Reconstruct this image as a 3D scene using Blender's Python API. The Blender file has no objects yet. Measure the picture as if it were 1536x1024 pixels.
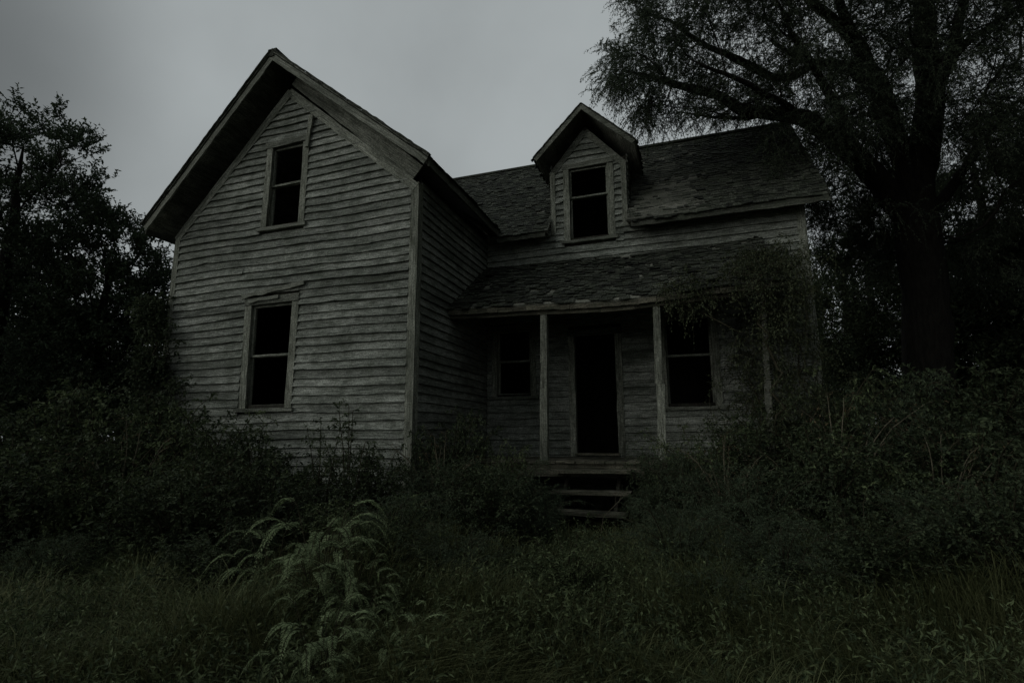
import bpy, math, random
import numpy as np

# ------------------------------------------------------------------ camera, world, sun, exposure
scene = bpy.context.scene
C = scene.collection
F_PX, PITCH, ROLL, YAW, EYE = 800.0, .177, .005, .325, 1.45

from mathutils import Matrix, Vector
cam_data = bpy.data.cameras.new('camera')
cam_data.sensor_width = 36.0
cam_data.lens = 36.0 * F_PX / 1536.0
cam_data.clip_start = .05
cam_data.clip_end = 1500
cam = bpy.data.objects.new('camera', cam_data)
C.objects.link(cam)
cam.matrix_world = (Matrix.Translation((0, 0, EYE)) @ Matrix.Rotation(YAW, 4, 'Z')
                    @ Matrix.Rotation(math.pi / 2 + PITCH, 4, 'X') @ Matrix.Rotation(-ROLL, 4, 'Z'))
scene.camera = cam

SUN_EL, SUN_AZ = math.radians(38), math.radians(205)      # soft glow from behind the camera's left
world = bpy.data.worlds.new('World')
scene.world = world
world.use_nodes = True
wt = world.node_tree
wt.nodes.clear()
def wn(t, **k):
    n = wt.nodes.new(t)
    for a, b in k.items(): setattr(n, a, b)
    return n
w_out = wn('ShaderNodeOutputWorld')
w_bg = wn('ShaderNodeBackground')
w_sky = wn('ShaderNodeTexSky', sky_type='NISHITA', sun_disc=False)
w_sky.sun_elevation = math.radians(4)
w_sky.sun_rotation = SUN_AZ
w_sky.air_density = 1.5
w_sky.dust_density = 4.0
w_sky.sun_elevation = SUN_EL
w_tc = wn('ShaderNodeTexCoord')
# overcast deck: even grey with broad soft thinner and thicker places
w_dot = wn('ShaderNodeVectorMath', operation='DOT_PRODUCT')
dark_dir = Vector((-.858, .207, .470)).normalized()   # lens corner darkening put into the sky colour, upper left
w_dot.inputs[1].default_value = dark_dir
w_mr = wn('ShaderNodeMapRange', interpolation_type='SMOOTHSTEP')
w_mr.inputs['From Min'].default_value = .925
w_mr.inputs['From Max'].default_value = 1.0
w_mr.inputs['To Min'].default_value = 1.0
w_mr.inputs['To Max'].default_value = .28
w_ns = wn('ShaderNodeTexNoise')
w_ns.inputs['Scale'].default_value = 2.2
w_ns.inputs['Detail'].default_value = 5
w_nr = wn('ShaderNodeMapRange')
w_nr.inputs['From Min'].default_value = .3
w_nr.inputs['From Max'].default_value = .7
w_nr.inputs['To Min'].default_value = .84
w_nr.inputs['To Max'].default_value = 1.12
w_mul = wn('ShaderNodeMath', operation='MULTIPLY')
w_col = wn('ShaderNodeVectorMath', operation='SCALE')
w_col.inputs[0].default_value = (.94, 1.02, 1.035)
w_sc = wn('ShaderNodeVectorMath', operation='SCALE')
w_sc.inputs['Scale'].default_value = .008
w_add = wn('ShaderNodeVectorMath', operation='ADD')
L = wt.links.new
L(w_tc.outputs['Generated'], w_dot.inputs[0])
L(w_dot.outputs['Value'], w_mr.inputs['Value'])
L(w_tc.outputs['Generated'], w_ns.inputs['Vector'])
L(w_ns.outputs['Fac'], w_nr.inputs['Value'])
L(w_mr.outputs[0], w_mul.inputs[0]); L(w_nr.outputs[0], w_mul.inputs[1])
# sky dimmed towards the right rear, added to darken the side wall and porch
w_d2 = wn('ShaderNodeVectorMath', operation='DOT_PRODUCT')
w_d2.inputs[1].default_value = Vector((.80, -.58, .12)).normalized()
w_m2 = wn('ShaderNodeMapRange', interpolation_type='SMOOTHSTEP')
w_m2.inputs['From Min'].default_value = -.55
w_m2.inputs['From Max'].default_value = .75
w_m2.inputs['To Min'].default_value = 1.06
w_m2.inputs['To Max'].default_value = .22
w_mu2 = wn('ShaderNodeMath', operation='MULTIPLY')
L(w_tc.outputs['Generated'], w_d2.inputs[0]); L(w_d2.outputs['Value'], w_m2.inputs['Value'])
L(w_mul.outputs[0], w_mu2.inputs[0]); L(w_m2.outputs[0], w_mu2.inputs[1])
w_d3 = wn('ShaderNodeVectorMath', operation='DOT_PRODUCT')  # unseen sky behind the camera brightened, added to lift front walls and grass
w_d3.inputs[1].default_value = Vector((-.42, -.88, .22)).normalized()
w_m3 = wn('ShaderNodeMapRange', interpolation_type='SMOOTHSTEP')
w_m3.inputs['From Min'].default_value = -.10
w_m3.inputs['From Max'].default_value = .75
w_m3.inputs['To Min'].default_value = 1.0
w_m3.inputs['To Max'].default_value = 2.4
w_mu3 = wn('ShaderNodeMath', operation='MULTIPLY')
L(w_tc.outputs['Generated'], w_d3.inputs[0]); L(w_d3.outputs['Value'], w_m3.inputs['Value'])
L(w_mu2.outputs[0], w_mu3.inputs[0]); L(w_m3.outputs[0], w_mu3.inputs[1])
L(w_mu3.outputs[0], w_col.inputs['Scale'])
L(w_sky.outputs[0], w_sc.inputs[0])
L(w_sc.outputs[0], w_add.inputs[0]); L(w_col.outputs[0], w_add.inputs[1])
L(w_add.outputs[0], w_bg.inputs['Color'])
w_bg.inputs['Strength'].default_value = 1.0
L(w_bg.outputs[0], w_out.inputs['Surface'])

sun_data = bpy.data.lights.new('sun', 'SUN')
sun_data.energy = 1.1
sun_data.angle = math.radians(50)
sun_data.color = (1.0, .97, .92)
sun = bpy.data.objects.new('sun', sun_data)
C.objects.link(sun)
sun.rotation_euler = (math.pi / 2 - SUN_EL, 0, math.pi - SUN_AZ)
# light comes from the camera's left rear: direction set by vector
sdir = Vector((-.66, -.66, .40)).normalized()
sun.rotation_euler = sdir.to_track_quat('Z', 'Y').to_euler()
w_sky.sun_elevation = math.asin(sdir.z)
w_sky.sun_rotation = math.atan2(sdir.x, sdir.y)

scene.view_settings.view_transform = 'Standard'
scene.view_settings.look = 'None'
scene.view_settings.gamma = 1
scene.view_settings.exposure = -1.62
scene.cycles.max_bounces = 6
scene.cycles.transparent_max_bounces = 8

def ray(px, py):
    X, Y = px - 768, 512 - py
    X, Y = X * math.cos(ROLL) + Y * math.sin(ROLL), -X * math.sin(ROLL) + Y * math.cos(ROLL)
    y = F_PX * math.cos(PITCH) - Y * math.sin(PITCH)
    h = F_PX * math.sin(PITCH) + Y * math.cos(PITCH)
    return np.array([X * math.cos(YAW) - y * math.sin(YAW), X * math.sin(YAW) + y * math.cos(YAW), h])
def at(px, py, d):                      # a point of the place seen at that pixel, d metres ahead
    return np.array([0, 0, EYE]) + ray(px, py) * d / F_PX
def foot(px, d, z=None):                # ground point in that direction
    p = at(px, 655, d)
    p[2] = ground_z(p[0], p[1]) if z is None else z
    return p

def ground_z(x, y):
    base = .10 * np.clip((y - 3) / 4, 0, 1)
    return base + .05 * np.sin(x * .9 + 1) * np.cos(y * .7) + .03 * np.sin(x * 2.1 + y * 1.7)

# ------------------------------------------------------------------ materials
def new_mat(name):
    m = bpy.data.materials.new(name)
    m.use_nodes = True
    nt = m.node_tree
    b = nt.nodes['Principled BSDF']
    return m, nt, b
def node(nt, t, **k):
    n = nt.nodes.new(t)
    for a, b in k.items(): setattr(n, a, b)
    return n
def ramp(nt, stops):
    r = node(nt, 'ShaderNodeValToRGB')
    e = r.color_ramp.elements
    while len(e) < len(stops): e.new(.5)
    for i, (p, c) in enumerate(stops):
        e[i].position = p
        e[i].color = (*c, 1)
    return r
def mixc(nt, a, b, fac, mode='MIX'):
    m = node(nt, 'ShaderNodeMix', data_type='RGBA', blend_type=mode)
    for s, v in ((0, fac), (6, a), (7, b)):
        if isinstance(v, bpy.types.NodeSocket): nt.links.new(v, m.inputs[s])
        elif isinstance(v, (int, float)): m.inputs[s].default_value = v
        else: m.inputs[s].default_value = (*v, 1)
    return m.outputs[2]

def wood(name, light, dark, grain=(1.4, 1.4, 60), stain=1.0, moss=.35, spread=.5, bump=.6, turn=0):
    m, nt, b = new_mat(name)
    tc = node(nt, 'ShaderNodeTexCoord')
    geo = node(nt, 'ShaderNodeNewGeometry')
    mp = node(nt, 'ShaderNodeMapping')
    mp.inputs['Scale'].default_value = grain
    vr = node(nt, 'ShaderNodeVectorRotate', rotation_type='Y_AXIS')
    vr.inputs['Angle'].default_value = turn
    nt.links.new(tc.outputs['Object'], vr.inputs['Vector'])
    nt.links.new(vr.outputs[0], mp.inputs['Vector'])
    offs = node(nt, 'ShaderNodeVectorMath', operation='ADD')
    sc = node(nt, 'ShaderNodeVectorMath', operation='SCALE')
    comb = node(nt, 'ShaderNodeCombineXYZ')
    for i in range(3): nt.links.new(geo.outputs['Random Per Island'], comb.inputs[i])
    nt.links.new(comb.outputs[0], sc.inputs[0]); sc.inputs['Scale'].default_value = 37.0
    nt.links.new(mp.outputs[0], offs.inputs[0]); nt.links.new(sc.outputs[0], offs.inputs[1])
    n1 = node(nt, 'ShaderNodeTexNoise')
    n1.inputs['Scale'].default_value = 2.2; n1.inputs['Detail'].default_value = 8; n1.inputs['Roughness'].default_value = .68
    nt.links.new(offs.outputs[0], n1.inputs['Vector'])
    n2 = node(nt, 'ShaderNodeTexNoise')
    n2.inputs['Scale'].default_value = .75; n2.inputs['Detail'].default_value = 6; n2.inputs['Roughness'].default_value = .62
    mp2 = node(nt, 'ShaderNodeMapping'); mp2.inputs['Scale'].default_value = (.9, .9, 4.5) if grain[2] > 20 else (4.5, 4.5, .9)
    nt.links.new(vr.outputs[0], mp2.inputs['Vector']); nt.links.new(mp2.outputs[0], n2.inputs['Vector'])
    n3 = node(nt, 'ShaderNodeTexNoise')
    n3.inputs['Scale'].default_value = 5.0; n3.inputs['Detail'].default_value = 7; n3.inputs['Roughness'].default_value = .7
    nt.links.new(tc.outputs['Object'], n3.inputs['Vector'])
    r1 = ramp(nt, [(.32, tuple(c * .28 for c in dark)), (.43, dark), (.56, light), (.68, tuple(c * 1.35 for c in light))])
    nt.links.new(n1.outputs['Fac'], r1.inputs[0])
    # board to board differences
    pr = node(nt, 'ShaderNodeMapRange')
    pr.inputs['To Min'].default_value = 1 - spread; pr.inputs['To Max'].default_value = 1 + spread * .5
    nt.links.new(geo.outputs['Random Per Island'], pr.inputs['Value'])
    c1 = node(nt, 'ShaderNodeVectorMath', operation='SCALE')
    nt.links.new(r1.outputs[0], c1.inputs[0]); nt.links.new(pr.outputs[0], c1.inputs['Scale'])
    # big stains
    r2 = ramp(nt, [(.34, (.42, .44, .40)), (.46, (.78, .80, .75)), (.58, (1.1, 1.11, 1.06)), (.70, (1.5, 1.5, 1.45))])
    nt.links.new(n2.outputs['Fac'], r2.inputs[0])
    c2 = mixc(nt, c1.outputs[0], r2.outputs[0], stain, 'MULTIPLY')
    n4 = node(nt, 'ShaderNodeTexNoise')
    n4.inputs['Scale'].default_value = 46.0; n4.inputs['Detail'].default_value = 4; n4.inputs['Roughness'].default_value = .8
    nt.links.new(tc.outputs['Object'], n4.inputs['Vector'])
    r4 = ramp(nt, [(.38, (.36, .36, .34)), (.49, (.9, .9, .9)), (.62, (1.5, 1.5, 1.45))])
    nt.links.new(n4.outputs['Fac'], r4.inputs[0])
    c2 = mixc(nt, c2, r4.outputs[0], .85, 'MULTIPLY')
    # moss and grime blotches
    r3 = ramp(nt, [(.46, (0, 0, 0)), (.62, (1, 1, 1))])
    nt.links.new(n3.outputs['Fac'], r3.inputs[0])
    mf = node(nt, 'ShaderNodeMath', operation='MULTIPLY')
    nt.links.new(r3.outputs[0], mf.inputs[0]); mf.inputs[1].default_value = moss
    c3 = mixc(nt, c2, (.045, .055, .035), mf.outputs[0])
    nt.links.new(c3, b.inputs['Base Color'])
    b.inputs['Roughness'].default_value = .88
    b.inputs['Specular IOR Level'].default_value = .25
    bp = node(nt, 'ShaderNodeBump')
    bp.inputs['Strength'].default_value = bump; bp.inputs['Distance'].default_value = .012
    nt.links.new(n1.outputs['Fac'], bp.inputs['Height'])
    nt.links.new(bp.outputs[0], b.inputs['Normal'])
    return m

M = {}
M['siding'] = wood('weathered_siding', (.355, .37, .345), (.125, .132, .12), spread=.22, grain=(2.2, 2.2, 70), moss=.45)
M['trim_v'] = wood('weathered_trim_upright', (.34, .35, .31), (.14, .145, .12), grain=(45, 45, 1.6), moss=.3)
M['trim_h'] = wood('weathered_trim_level', (.27, .28, .25), (.105, .11, .092), moss=.3)
M['trim_up'] = wood('weathered_raking_trim_rising', (.27, .28, .25), (.105, .11, .092), moss=.3, turn=.78)
M['trim_down'] = wood('weathered_raking_trim_falling', (.27, .28, .25), (.105, .11, .092), moss=.3, turn=-.69)
M['fascia'] = wood('dark_fascia', (.13, .135, .115), (.05, .052, .043), moss=.5)  # fascia boards, darker than the other trim
M['soffit'] = wood('soffit_boards', (.26, .26, .23), (.10, .102, .086), moss=.5)
M['shingle'] = wood('old_wood_shingle', (.072, .077, .064), (.022, .025, .019), grain=(26, 5, 5), moss=.55, spread=.75)
M['porch_wood'] = wood('rotten_porch_wood', (.20, .185, .15), (.08, .075, .055), moss=.5)
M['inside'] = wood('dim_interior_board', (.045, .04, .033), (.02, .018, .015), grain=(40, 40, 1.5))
M['stone'] = wood('foundation_stone', (.16, .155, .14), (.08, .078, .07), grain=(3, 3, 4), moss=.6)

def bark(name, col):
    m, nt, b = new_mat(name)
    tc = node(nt, 'ShaderNodeTexCoord')
    mp = node(nt, 'ShaderNodeMapping'); mp.inputs['Scale'].default_value = (9, 9, 1.6)
    nt.links.new(tc.outputs['Object'], mp.inputs['Vector'])
    n = node(nt, 'ShaderNodeTexNoise'); n.inputs['Scale'].default_value = 2; n.inputs['Detail'].default_value = 8
    n.inputs['Roughness'].default_value = .7
    nt.links.new(mp.outputs[0], n.inputs['Vector'])
    r = ramp(nt, [(.35, tuple(c * .4 for c in col)), (.62, col)])
    nt.links.new(n.outputs['Fac'], r.inputs[0]); nt.links.new(r.outputs[0], b.inputs['Base Color'])
    b.inputs['Roughness'].default_value = .95; b.inputs['Specular IOR Level'].default_value = .1
    bp = node(nt, 'ShaderNodeBump'); bp.inputs['Distance'].default_value = .05
    nt.links.new(n.outputs['Fac'], bp.inputs['Height']); nt.links.new(bp.outputs[0], b.inputs['Normal'])
    return m
M['bark'] = bark('rough_bark', (.026, .024, .020))
M['stem'] = bark('green_brown_stem', (.075, .070, .045))
M['dry'] = bark('dry_pale_stalk', (.22, .20, .14))

def leafmat(name, a, bcol, trans=.25, patch=.5, scale=.8):
    m, nt, b = new_mat(name)
    geo = node(nt, 'ShaderNodeNewGeometry')
    tc = node(nt, 'ShaderNodeTexCoord')
    n = node(nt, 'ShaderNodeTexNoise'); n.inputs['Scale'].default_value = scale; n.inputs['Detail'].default_value = 4
    nt.links.new(geo.outputs['Position'], n.inputs['Vector'])
    r = ramp(nt, [(.34, a), (.66, bcol)])
    mx = node(nt, 'ShaderNodeMath', operation='ADD')
    s1 = node(nt, 'ShaderNodeMath', operation='MULTIPLY'); s1.inputs[1].default_value = patch
    s2 = node(nt, 'ShaderNodeMath', operation='MULTIPLY'); s2.inputs[1].default_value = 1 - patch
    nt.links.new(n.outputs['Fac'], s1.inputs[0]); nt.links.new(geo.outputs['Random Per Island'], s2.inputs[0])
    nt.links.new(s1.outputs[0], mx.inputs[0]); nt.links.new(s2.outputs[0], mx.inputs[1])
    nt.links.new(mx.outputs[0], r.inputs[0])
    nt.links.new(r.outputs[0], b.inputs['Base Color'])
    b.inputs['Roughness'].default_value = .7; b.inputs['Specular IOR Level'].default_value = .2
    t = node(nt, 'ShaderNodeBsdfTranslucent')
    nt.links.new(r.outputs[0], t.inputs['Color'])
    ms = node(nt, 'ShaderNodeMixShader'); ms.inputs[0].default_value = trans
    nt.links.new(b.outputs[0], ms.inputs[1]); nt.links.new(t.outputs[0], ms.inputs[2])
    nt.links.new(ms.outputs[0], nt.nodes['Material Output'].inputs['Surface'])
    return m
M['leaf_tree'] = leafmat('dark_tree_leaf', (.026, .040, .024), (.066, .094, .052))
M['leaf_fine'] = leafmat('fine_grey_green_leaf', (.038, .056, .034), (.105, .140, .080))
M['leaf_willow'] = leafmat('small_dark_willow_leaf', (.030, .042, .028), (.095, .120, .075), trans=.45)
M['leaf_dry'] = leafmat('withered_brown_leaf', (.06, .045, .025), (.14, .11, .06))
M['leaf_shrub'] = leafmat('bramble_leaf', (.038, .055, .026), (.125, .158, .074))
M['leaf_dark'] = leafmat('deep_green_leaf', (.022, .033, .017), (.070, .092, .046))
M['leaf_pale'] = leafmat('pale_feathery_leaf', (.080, .112, .052), (.30, .375, .20), scale=5)
M['leaf_vine'] = leafmat('vine_leaf', (.028, .038, .020), (.078, .092, .046))
M['grass'] = leafmat('tall_grass_blade', (.042, .054, .020), (.150, .165, .075), scale=.9, patch=.6)
m, nt, b = new_mat('dark_soil')
n = node(nt, 'ShaderNodeTexNoise'); n.inputs['Scale'].default_value = 6; n.inputs['Detail'].default_value = 8
tc = node(nt, 'ShaderNodeTexCoord'); nt.links.new(tc.outputs['Object'], n.inputs['Vector'])
r = ramp(nt, [(.35, (.018, .020, .010)), (.65, (.045, .045, .025))])
nt.links.new(n.outputs['Fac'], r.inputs[0]); nt.links.new(r.outputs[0], b.inputs['Base Color'])
b.inputs['Roughness'].default_value = 1; b.inputs['Specular IOR Level'].default_value = .05
M['soil'] = m

# ------------------------------------------------------------------ mesh collecting
class Soup:
    def __init__(s): s.v = []; s.f = []; s.n = 0
    def add(s, v, f, mi=0, smooth=False):
        v = np.asarray(v, float).reshape(-1, 3); f = np.asarray(f, int)
        s.v.append(v); s.f.append((f + s.n, mi, smooth)); s.n += len(v)
    def mesh(s, name, mats, origin=(0, 0, 0)):
        me = bpy.data.meshes.new(name)
        V = np.concatenate(s.v) - np.asarray(origin, float)
        me.vertices.add(len(V)); me.vertices.foreach_set('co', V.astype(np.float32).ravel())
        loops = np.concatenate([f.ravel() for f, _, _ in s.f])
        tot = np.concatenate([np.full(len(f), f.shape[1]) for f, _, _ in s.f])
        mi = np.concatenate([np.full(len(f), m_) for f, m_, _ in s.f])
        sm = np.concatenate([np.full(len(f), q) for f, _, q in s.f])
        start = np.concatenate([[0], np.cumsum(tot)[:-1]])
        me.loops.add(len(loops)); me.loops.foreach_set('vertex_index', loops.astype(np.int32))
        me.polygons.add(len(tot))
        me.polygons.foreach_set('loop_start', start.astype(np.int32))
        me.polygons.foreach_set('loop_total', tot.astype(np.int32))
        me.polygons.foreach_set('material_index', mi.astype(np.int32))
        me.polygons.foreach_set('use_smooth', sm.astype(bool))
        for m_ in mats: me.materials.append(M[m_] if isinstance(m_, str) else m_)
        me.update(calc_edges=True); me.validate()
        return me
    def build(s, name, mats, parent=None, label=None, origin=None):
        if isinstance(mats, str): mats = [mats]
        po = np.array(ORIG.get(parent.name, (0, 0, 0))) if parent else np.zeros(3)
        og = np.array(origin, float) if origin is not None else po
        o = bpy.data.objects.new(name, s.mesh(name, mats, og))
        C.objects.link(o)
        if parent: o.parent = parent
        o.location = og - po
        ORIG[o.name] = og
        if label: o['label'] = label
        return o
ORIG = {}
def box(s, x0, x1, y0, y1, z0, z1, mi=0):
    v = [(x0, y0, z0), (x1, y0, z0), (x1, y1, z0), (x0, y1, z0), (x0, y0, z1), (x1, y0, z1), (x1, y1, z1), (x0, y1, z1)]
    s.add(v, [(0, 3, 2, 1), (4, 5, 6, 7), (0, 1, 5, 4), (1, 2, 6, 5), (2, 3, 7, 6), (3, 0, 4, 7)], mi)
def hexa(s, v, mi=0):                 # eight corners, bottom ring then top ring
    s.add(v, [(0, 3, 2, 1), (4, 5, 6, 7), (0, 1, 5, 4), (1, 2, 6, 5), (2, 3, 7, 6), (3, 0, 4, 7)], mi)
def thing(name, loc, label, cat, group=None, mesh=None):
    o = bpy.data.objects.new(name, mesh); C.objects.link(o)
    o.location = loc; ORIG[o.name] = np.array(loc, float)
    o['label'] = label; o['category'] = cat
    if group: o['group'] = group
    return o
def tag(o, label, cat, group=None, kind=None):
    o['label'] = label; o['category'] = cat
    if group: o['group'] = group
    if kind: o['kind'] = kind
    return o
def board(s, p, q, n, wid, thick, mi=0, rag=0, rng=None, segs=1, up=None):
    """a plank from p to q; n = outward normal, wid across, thick along n, centre line on p-q, back on the p-q plane"""
    p, q, n = map(lambda a: np.asarray(a, float), (p, q, n))
    d = (q - p); ln = np.linalg.norm(d); d = d / ln
    c = np.cross(n, d); c /= np.linalg.norm(c)
    T = np.linspace(0, 1, segs + 1)
    ring = []
    for t in T:
        o = p + d * ln * t
        a = wid / 2; b_ = wid / 2; j = 0
        if rag and rng is not None:
            a += rng.normal(0, rag); b_ += rng.normal(0, rag); j = abs(rng.normal(0, rag * .5))
        ring += [o - c * a, o + c * b_, o + c * b_ + n * (thick + j), o - c * a + n * (thick + j)]
    F = []
    for i in range(segs):
        k = 4 * i
        for a, b_ in ((0, 1), (1, 2), (2, 3), (3, 0)):
            F.append((k + a, k + b_, k + 4 + b_, k + 4 + a))
    e = 4 * segs
    F += [(3, 2, 1, 0), (e, e + 1, e + 2, e + 3)]
    s.add(ring, F, mi)

# ------------------------------------------------------------------ the house
UC, UL, WG, WM, UR = -3.86, -8.83, 6.90, 9.83, 2.0      # corner, left wall, gable front, wing front, right wall
WB = 14.2                                               # back wall
EXPO = .133
rng = np.random.default_rng(7)
HOUSE = thing('abandoned_house', (-3.4, 9.8, .15), 'abandoned two storey clapboard farmhouse with bare grey boards, empty black windows and a small porch', 'house')

def clapboards(s, a0, a1, z0, z1, frame, holes=(), lo=None, hi=None, seed=1, wav=.007, gone=()):
    """courses of lapped boards; frame(a, out, z) -> xyz. lo/hi(z) give sloping ends. holes = (a0,a1,z0,z1)"""
    g = np.random.default_rng(seed)
    z = z0; k = 0
    ph = g.uniform(0, 6, 4)
    def wave(a, z): return wav * (math.sin(a * 1.3 + ph[0] + z * .9) + .7 * math.sin(a * 3.1 + ph[1] + z * 2.3))
    while z < z1 - .02:
        zt = min(z + EXPO, z1)
        L0 = max(a0, lo(z)) if lo else a0; R0 = min(a1, hi(z)) if hi else a1
        L1 = max(a0, lo(zt)) if lo else a0; R1 = min(a1, hi(zt)) if hi else a1
        if R0 - L0 < .04: break
        spans = [(L0, R0, L1, R1)]
        for h in holes:
            if zt > h[2] + .03 and z < h[3] - .03:
                new = []
                for (l0, r0, l1, r1) in spans:
                    if h[1] <= l0 or h[0] >= r0: new.append((l0, r0, l1, r1)); continue
                    if h[0] > l0: new.append((l0, h[0], l1, h[0]))
                    if h[1] < r0: new.append((h[1], r0, h[1], r1))
                spans = new
        for (l0, r0, l1, r1) in spans:
            cuts = [l0]
            while r0 - cuts[-1] > 4.4:
                c = cuts[-1] + g.uniform(1.4, 4.4)
                if c > r0 - .5: break
                cuts.append(c)
            cuts.append(r0)
            for i in range(len(cuts) - 1):
                b0, b1 = cuts[i], cuts[i + 1]
                if b1 - b0 < .03: continue
                t0 = l1 if i == 0 else b0; t1 = r1 if i == len(cuts) - 2 else b1
                if t1 - t0 < .02: t1 = t0 + .02
                drop = g.normal(0, .004); tilt = g.normal(0, .004)
                if g.random() < .08: tilt += g.normal(0, .018)
                loose = abs(g.normal(0, .004)) + (g.random() < .07) * .014
                n = max(2, int((b1 - b0) / .22))
                V = []
                for j in range(n + 1):
                    t = j / n
                    a = b0 + (b1 - b0) * t + (-.0015 if j == n else 0); at_ = t0 + (t1 - t0) * t + (-.0015 if j == n else 0)
                    dz = drop + tilt * (t - .5) * 2 + wave(a, z)
                    nb = g.normal(0, .0022) - (g.random() < .012) * g.uniform(.01, .03) * -1
                    dzt = wave(at_, zt)
                    V += [frame(a, .004, z + dz + nb), frame(a, .040 + loose, z + dz + nb), frame(at_, .006, zt + dzt + .012), frame(at_, .001, zt + dzt + .012)]
                Fq = []
                for j in range(n):
                    q = 4 * j
                    Fq += [(q, q + 1, q + 5, q + 4), (q + 1, q + 2, q + 6, q + 5), (q + 2, q + 3, q + 7, q + 6), (q + 3, q, q + 4, q + 7)]
                e = 4 * n
                Fq += [(3, 2, 1, 0), (e, e + 1, e + 2, e + 3)]
                s.add(V, Fq)
        z += EXPO; k += 1

def sheath(s, a0, a1, z0, z1, frame, holes, thick=.10, mi=1):
    """solid wall behind the boards, pierced by the openings"""
    xs = sorted({a0, a1, *[h[0] for h in holes], *[h[1] for h in holes]})
    zs = sorted({z0, z1, *[h[2] for h in holes], *[h[3] for h in holes]})
    for i in range(len(xs) - 1):
        run = None
        for j in range(len(zs) - 1):
            cx, cz = (xs[i] + xs[i + 1]) / 2, (zs[j] + zs[j + 1]) / 2
            solid = not any(h[0] < cx < h[1] and h[2] < cz < h[3] for h in holes)
            if solid and run is None: run = zs[j]
            if run is not None and (not solid or j == len(zs) - 2):
                top = zs[j + 1] if solid else zs[j]
                A, B = xs[i], xs[i + 1]
                hexa(s, [frame(A, 0, run), frame(B, 0, run), frame(B, -thick, run), frame(A, -thick, run),
                         frame(A, 0, top), frame(B, 0, top), frame(B, -thick, top), frame(A, -thick, top)], mi)
                run = None
def gable_prism(s, frame, a0, a1, z0, ac, za, thick=.1, mi=1):
    v = [frame(a0, 0, z0), frame(a1, 0, z0), frame(ac, 0, za), frame(a0, -thick, z0), frame(a1, -thick, z0), frame(ac, -thick, za)]
    s.add(v, [(0, 1, 2), (5, 4, 3)], mi); s.add(v, [(0, 3, 4, 1), (1, 4, 5, 2), (2, 5, 3, 0)], mi)

Z0 = .50
AP = (-6.46, 7.62)                                      # wall apex
ZWL, ZWR = 5.12, 5.36                                   # wall tops at left and right corner
front = lambda a, o, z: (a, WG - o, z)
side = lambda a, o, z: (UC + o, a, z)
main = lambda a, o, z: (a, WM - o, z)
left = lambda a, o, z: (UL - o, a, z)
right = lambda a, o, z: (UR + o, a, z)
back = lambda a, o, z: (a, WB + o, z)
# outer window casings (a0,a1,z0,z1)
W_LOW = (-7.05, -5.98, 1.90, 3.77)
W_UP = (-6.88, -5.97, 4.97, 6.60)
gl_lo = lambda z: UL + .08 if z < ZWL else UL + .08 + (z - ZWL) * (AP[0] - UL) / (AP[1] - ZWL)
gl_hi = lambda z: UC - .08 if z < ZWR else UC - .08 - (z - ZWR) * (UC - AP[0]) / (AP[1] - ZWR)
s = Soup()
clapboards(s, UL + .10, UC - .10, Z0, AP[1] - .12, front, [W_LOW, W_UP], gl_lo, gl_hi, seed=11, wav=.010)
def op(h, d=.09): return (h[0] + d, h[1] - d, h[2] + d * .7, h[3] - d)
OL, OU = op(W_LOW, .11), op(W_UP, .10)
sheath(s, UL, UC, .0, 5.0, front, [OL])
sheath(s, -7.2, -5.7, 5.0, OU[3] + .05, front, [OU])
# gable sheathing outside the upper opening
for v in ([(UL, 5.0), (-7.2, 5.0), (-7.2, AP[1] - (AP[0] + 7.2) * -(AP[1] - ZWL) / (AP[0] - UL) * -1), (UL, ZWL)],
          [(-5.7, 5.0), (UC, 5.0), (UC, ZWR), (-5.7, AP[1] - (-5.7 - AP[0]) * (AP[1] - ZWR) / (UC - AP[0]))]):
    p = [(a, WG, z) for a, z in v] + [(a, WG + .1, z) for a, z in v]
    s.add(p, [(0, 1, 2, 3), (7, 6, 5, 4), (0, 4, 5, 1), (1, 5, 6, 2), (2, 6, 7, 3), (3, 7, 4, 0)], 1)
zt_l = AP[1] - (AP[0] + 7.2) * -(AP[1] - ZWL) / (AP[0] - UL) * -1
zt_r = AP[1] - (-5.7 - AP[0]) * (AP[1] - ZWR) / (UC - AP[0])
zz = OU[3] + .05
p = [(-7.2, WG, min(zz, zt_l)), (-5.7, WG, min(zz, zt_r)), (-5.7, WG, zt_r), AP and (AP[0], WG, AP[1]), (-7.2, WG, zt_l)]
pb = [(x, y + .1, z) for x, y, z in p]
s.add(p + pb, [(0, 1, 2, 3, 4), (9, 8, 7, 6, 5)], 1)
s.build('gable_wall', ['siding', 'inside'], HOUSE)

s = Soup()
clapboards(s, WG + .11, WM - .005, Z0, 5.42, side, seed=12, wav=.006)
sheath(s, WG + .1, WB, 0, 5.5, side, [])
s.build('side_wall', ['siding', 'inside'], HOUSE)

D_OUT = (-2.18, -1.18, 1.10, 3.44)
W_SM = (-3.72, -2.82, 2.20, 3.62)
W_RT = (-.53, .49, 1.93, 3.66)
DL, DR = -2.46, -.96                                    # dormer cheeks
W_DM = (-2.20, -1.20, 5.20, 6.85)
oSM, oRT, oD, oDM = op(W_SM), op(W_RT, .12), (D_OUT[0] + .11, D_OUT[1] - .10, 1.12, 3.33), op(W_DM, .12)
s = Soup()
clapboards(s, UC + .035, UR - .10, 1.12, 5.55, main, [D_OUT, W_SM, W_RT, (DL + .09, DR - .09, 5.11, 8)], seed=13, wav=.006)
sheath(s, UC + .02, DL, 0, 5.6, main, [oSM]); sheath(s, DL, DR, 0, 5.06, main, [oD])
sheath(s, DR, UR, 0, 5.6, main, [oRT])
clapboards(s, UC + .035, UR - .1, .4, 1.12, main, [], seed=14)
s.build('main_wall', ['siding', 'inside'], HOUSE)

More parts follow.
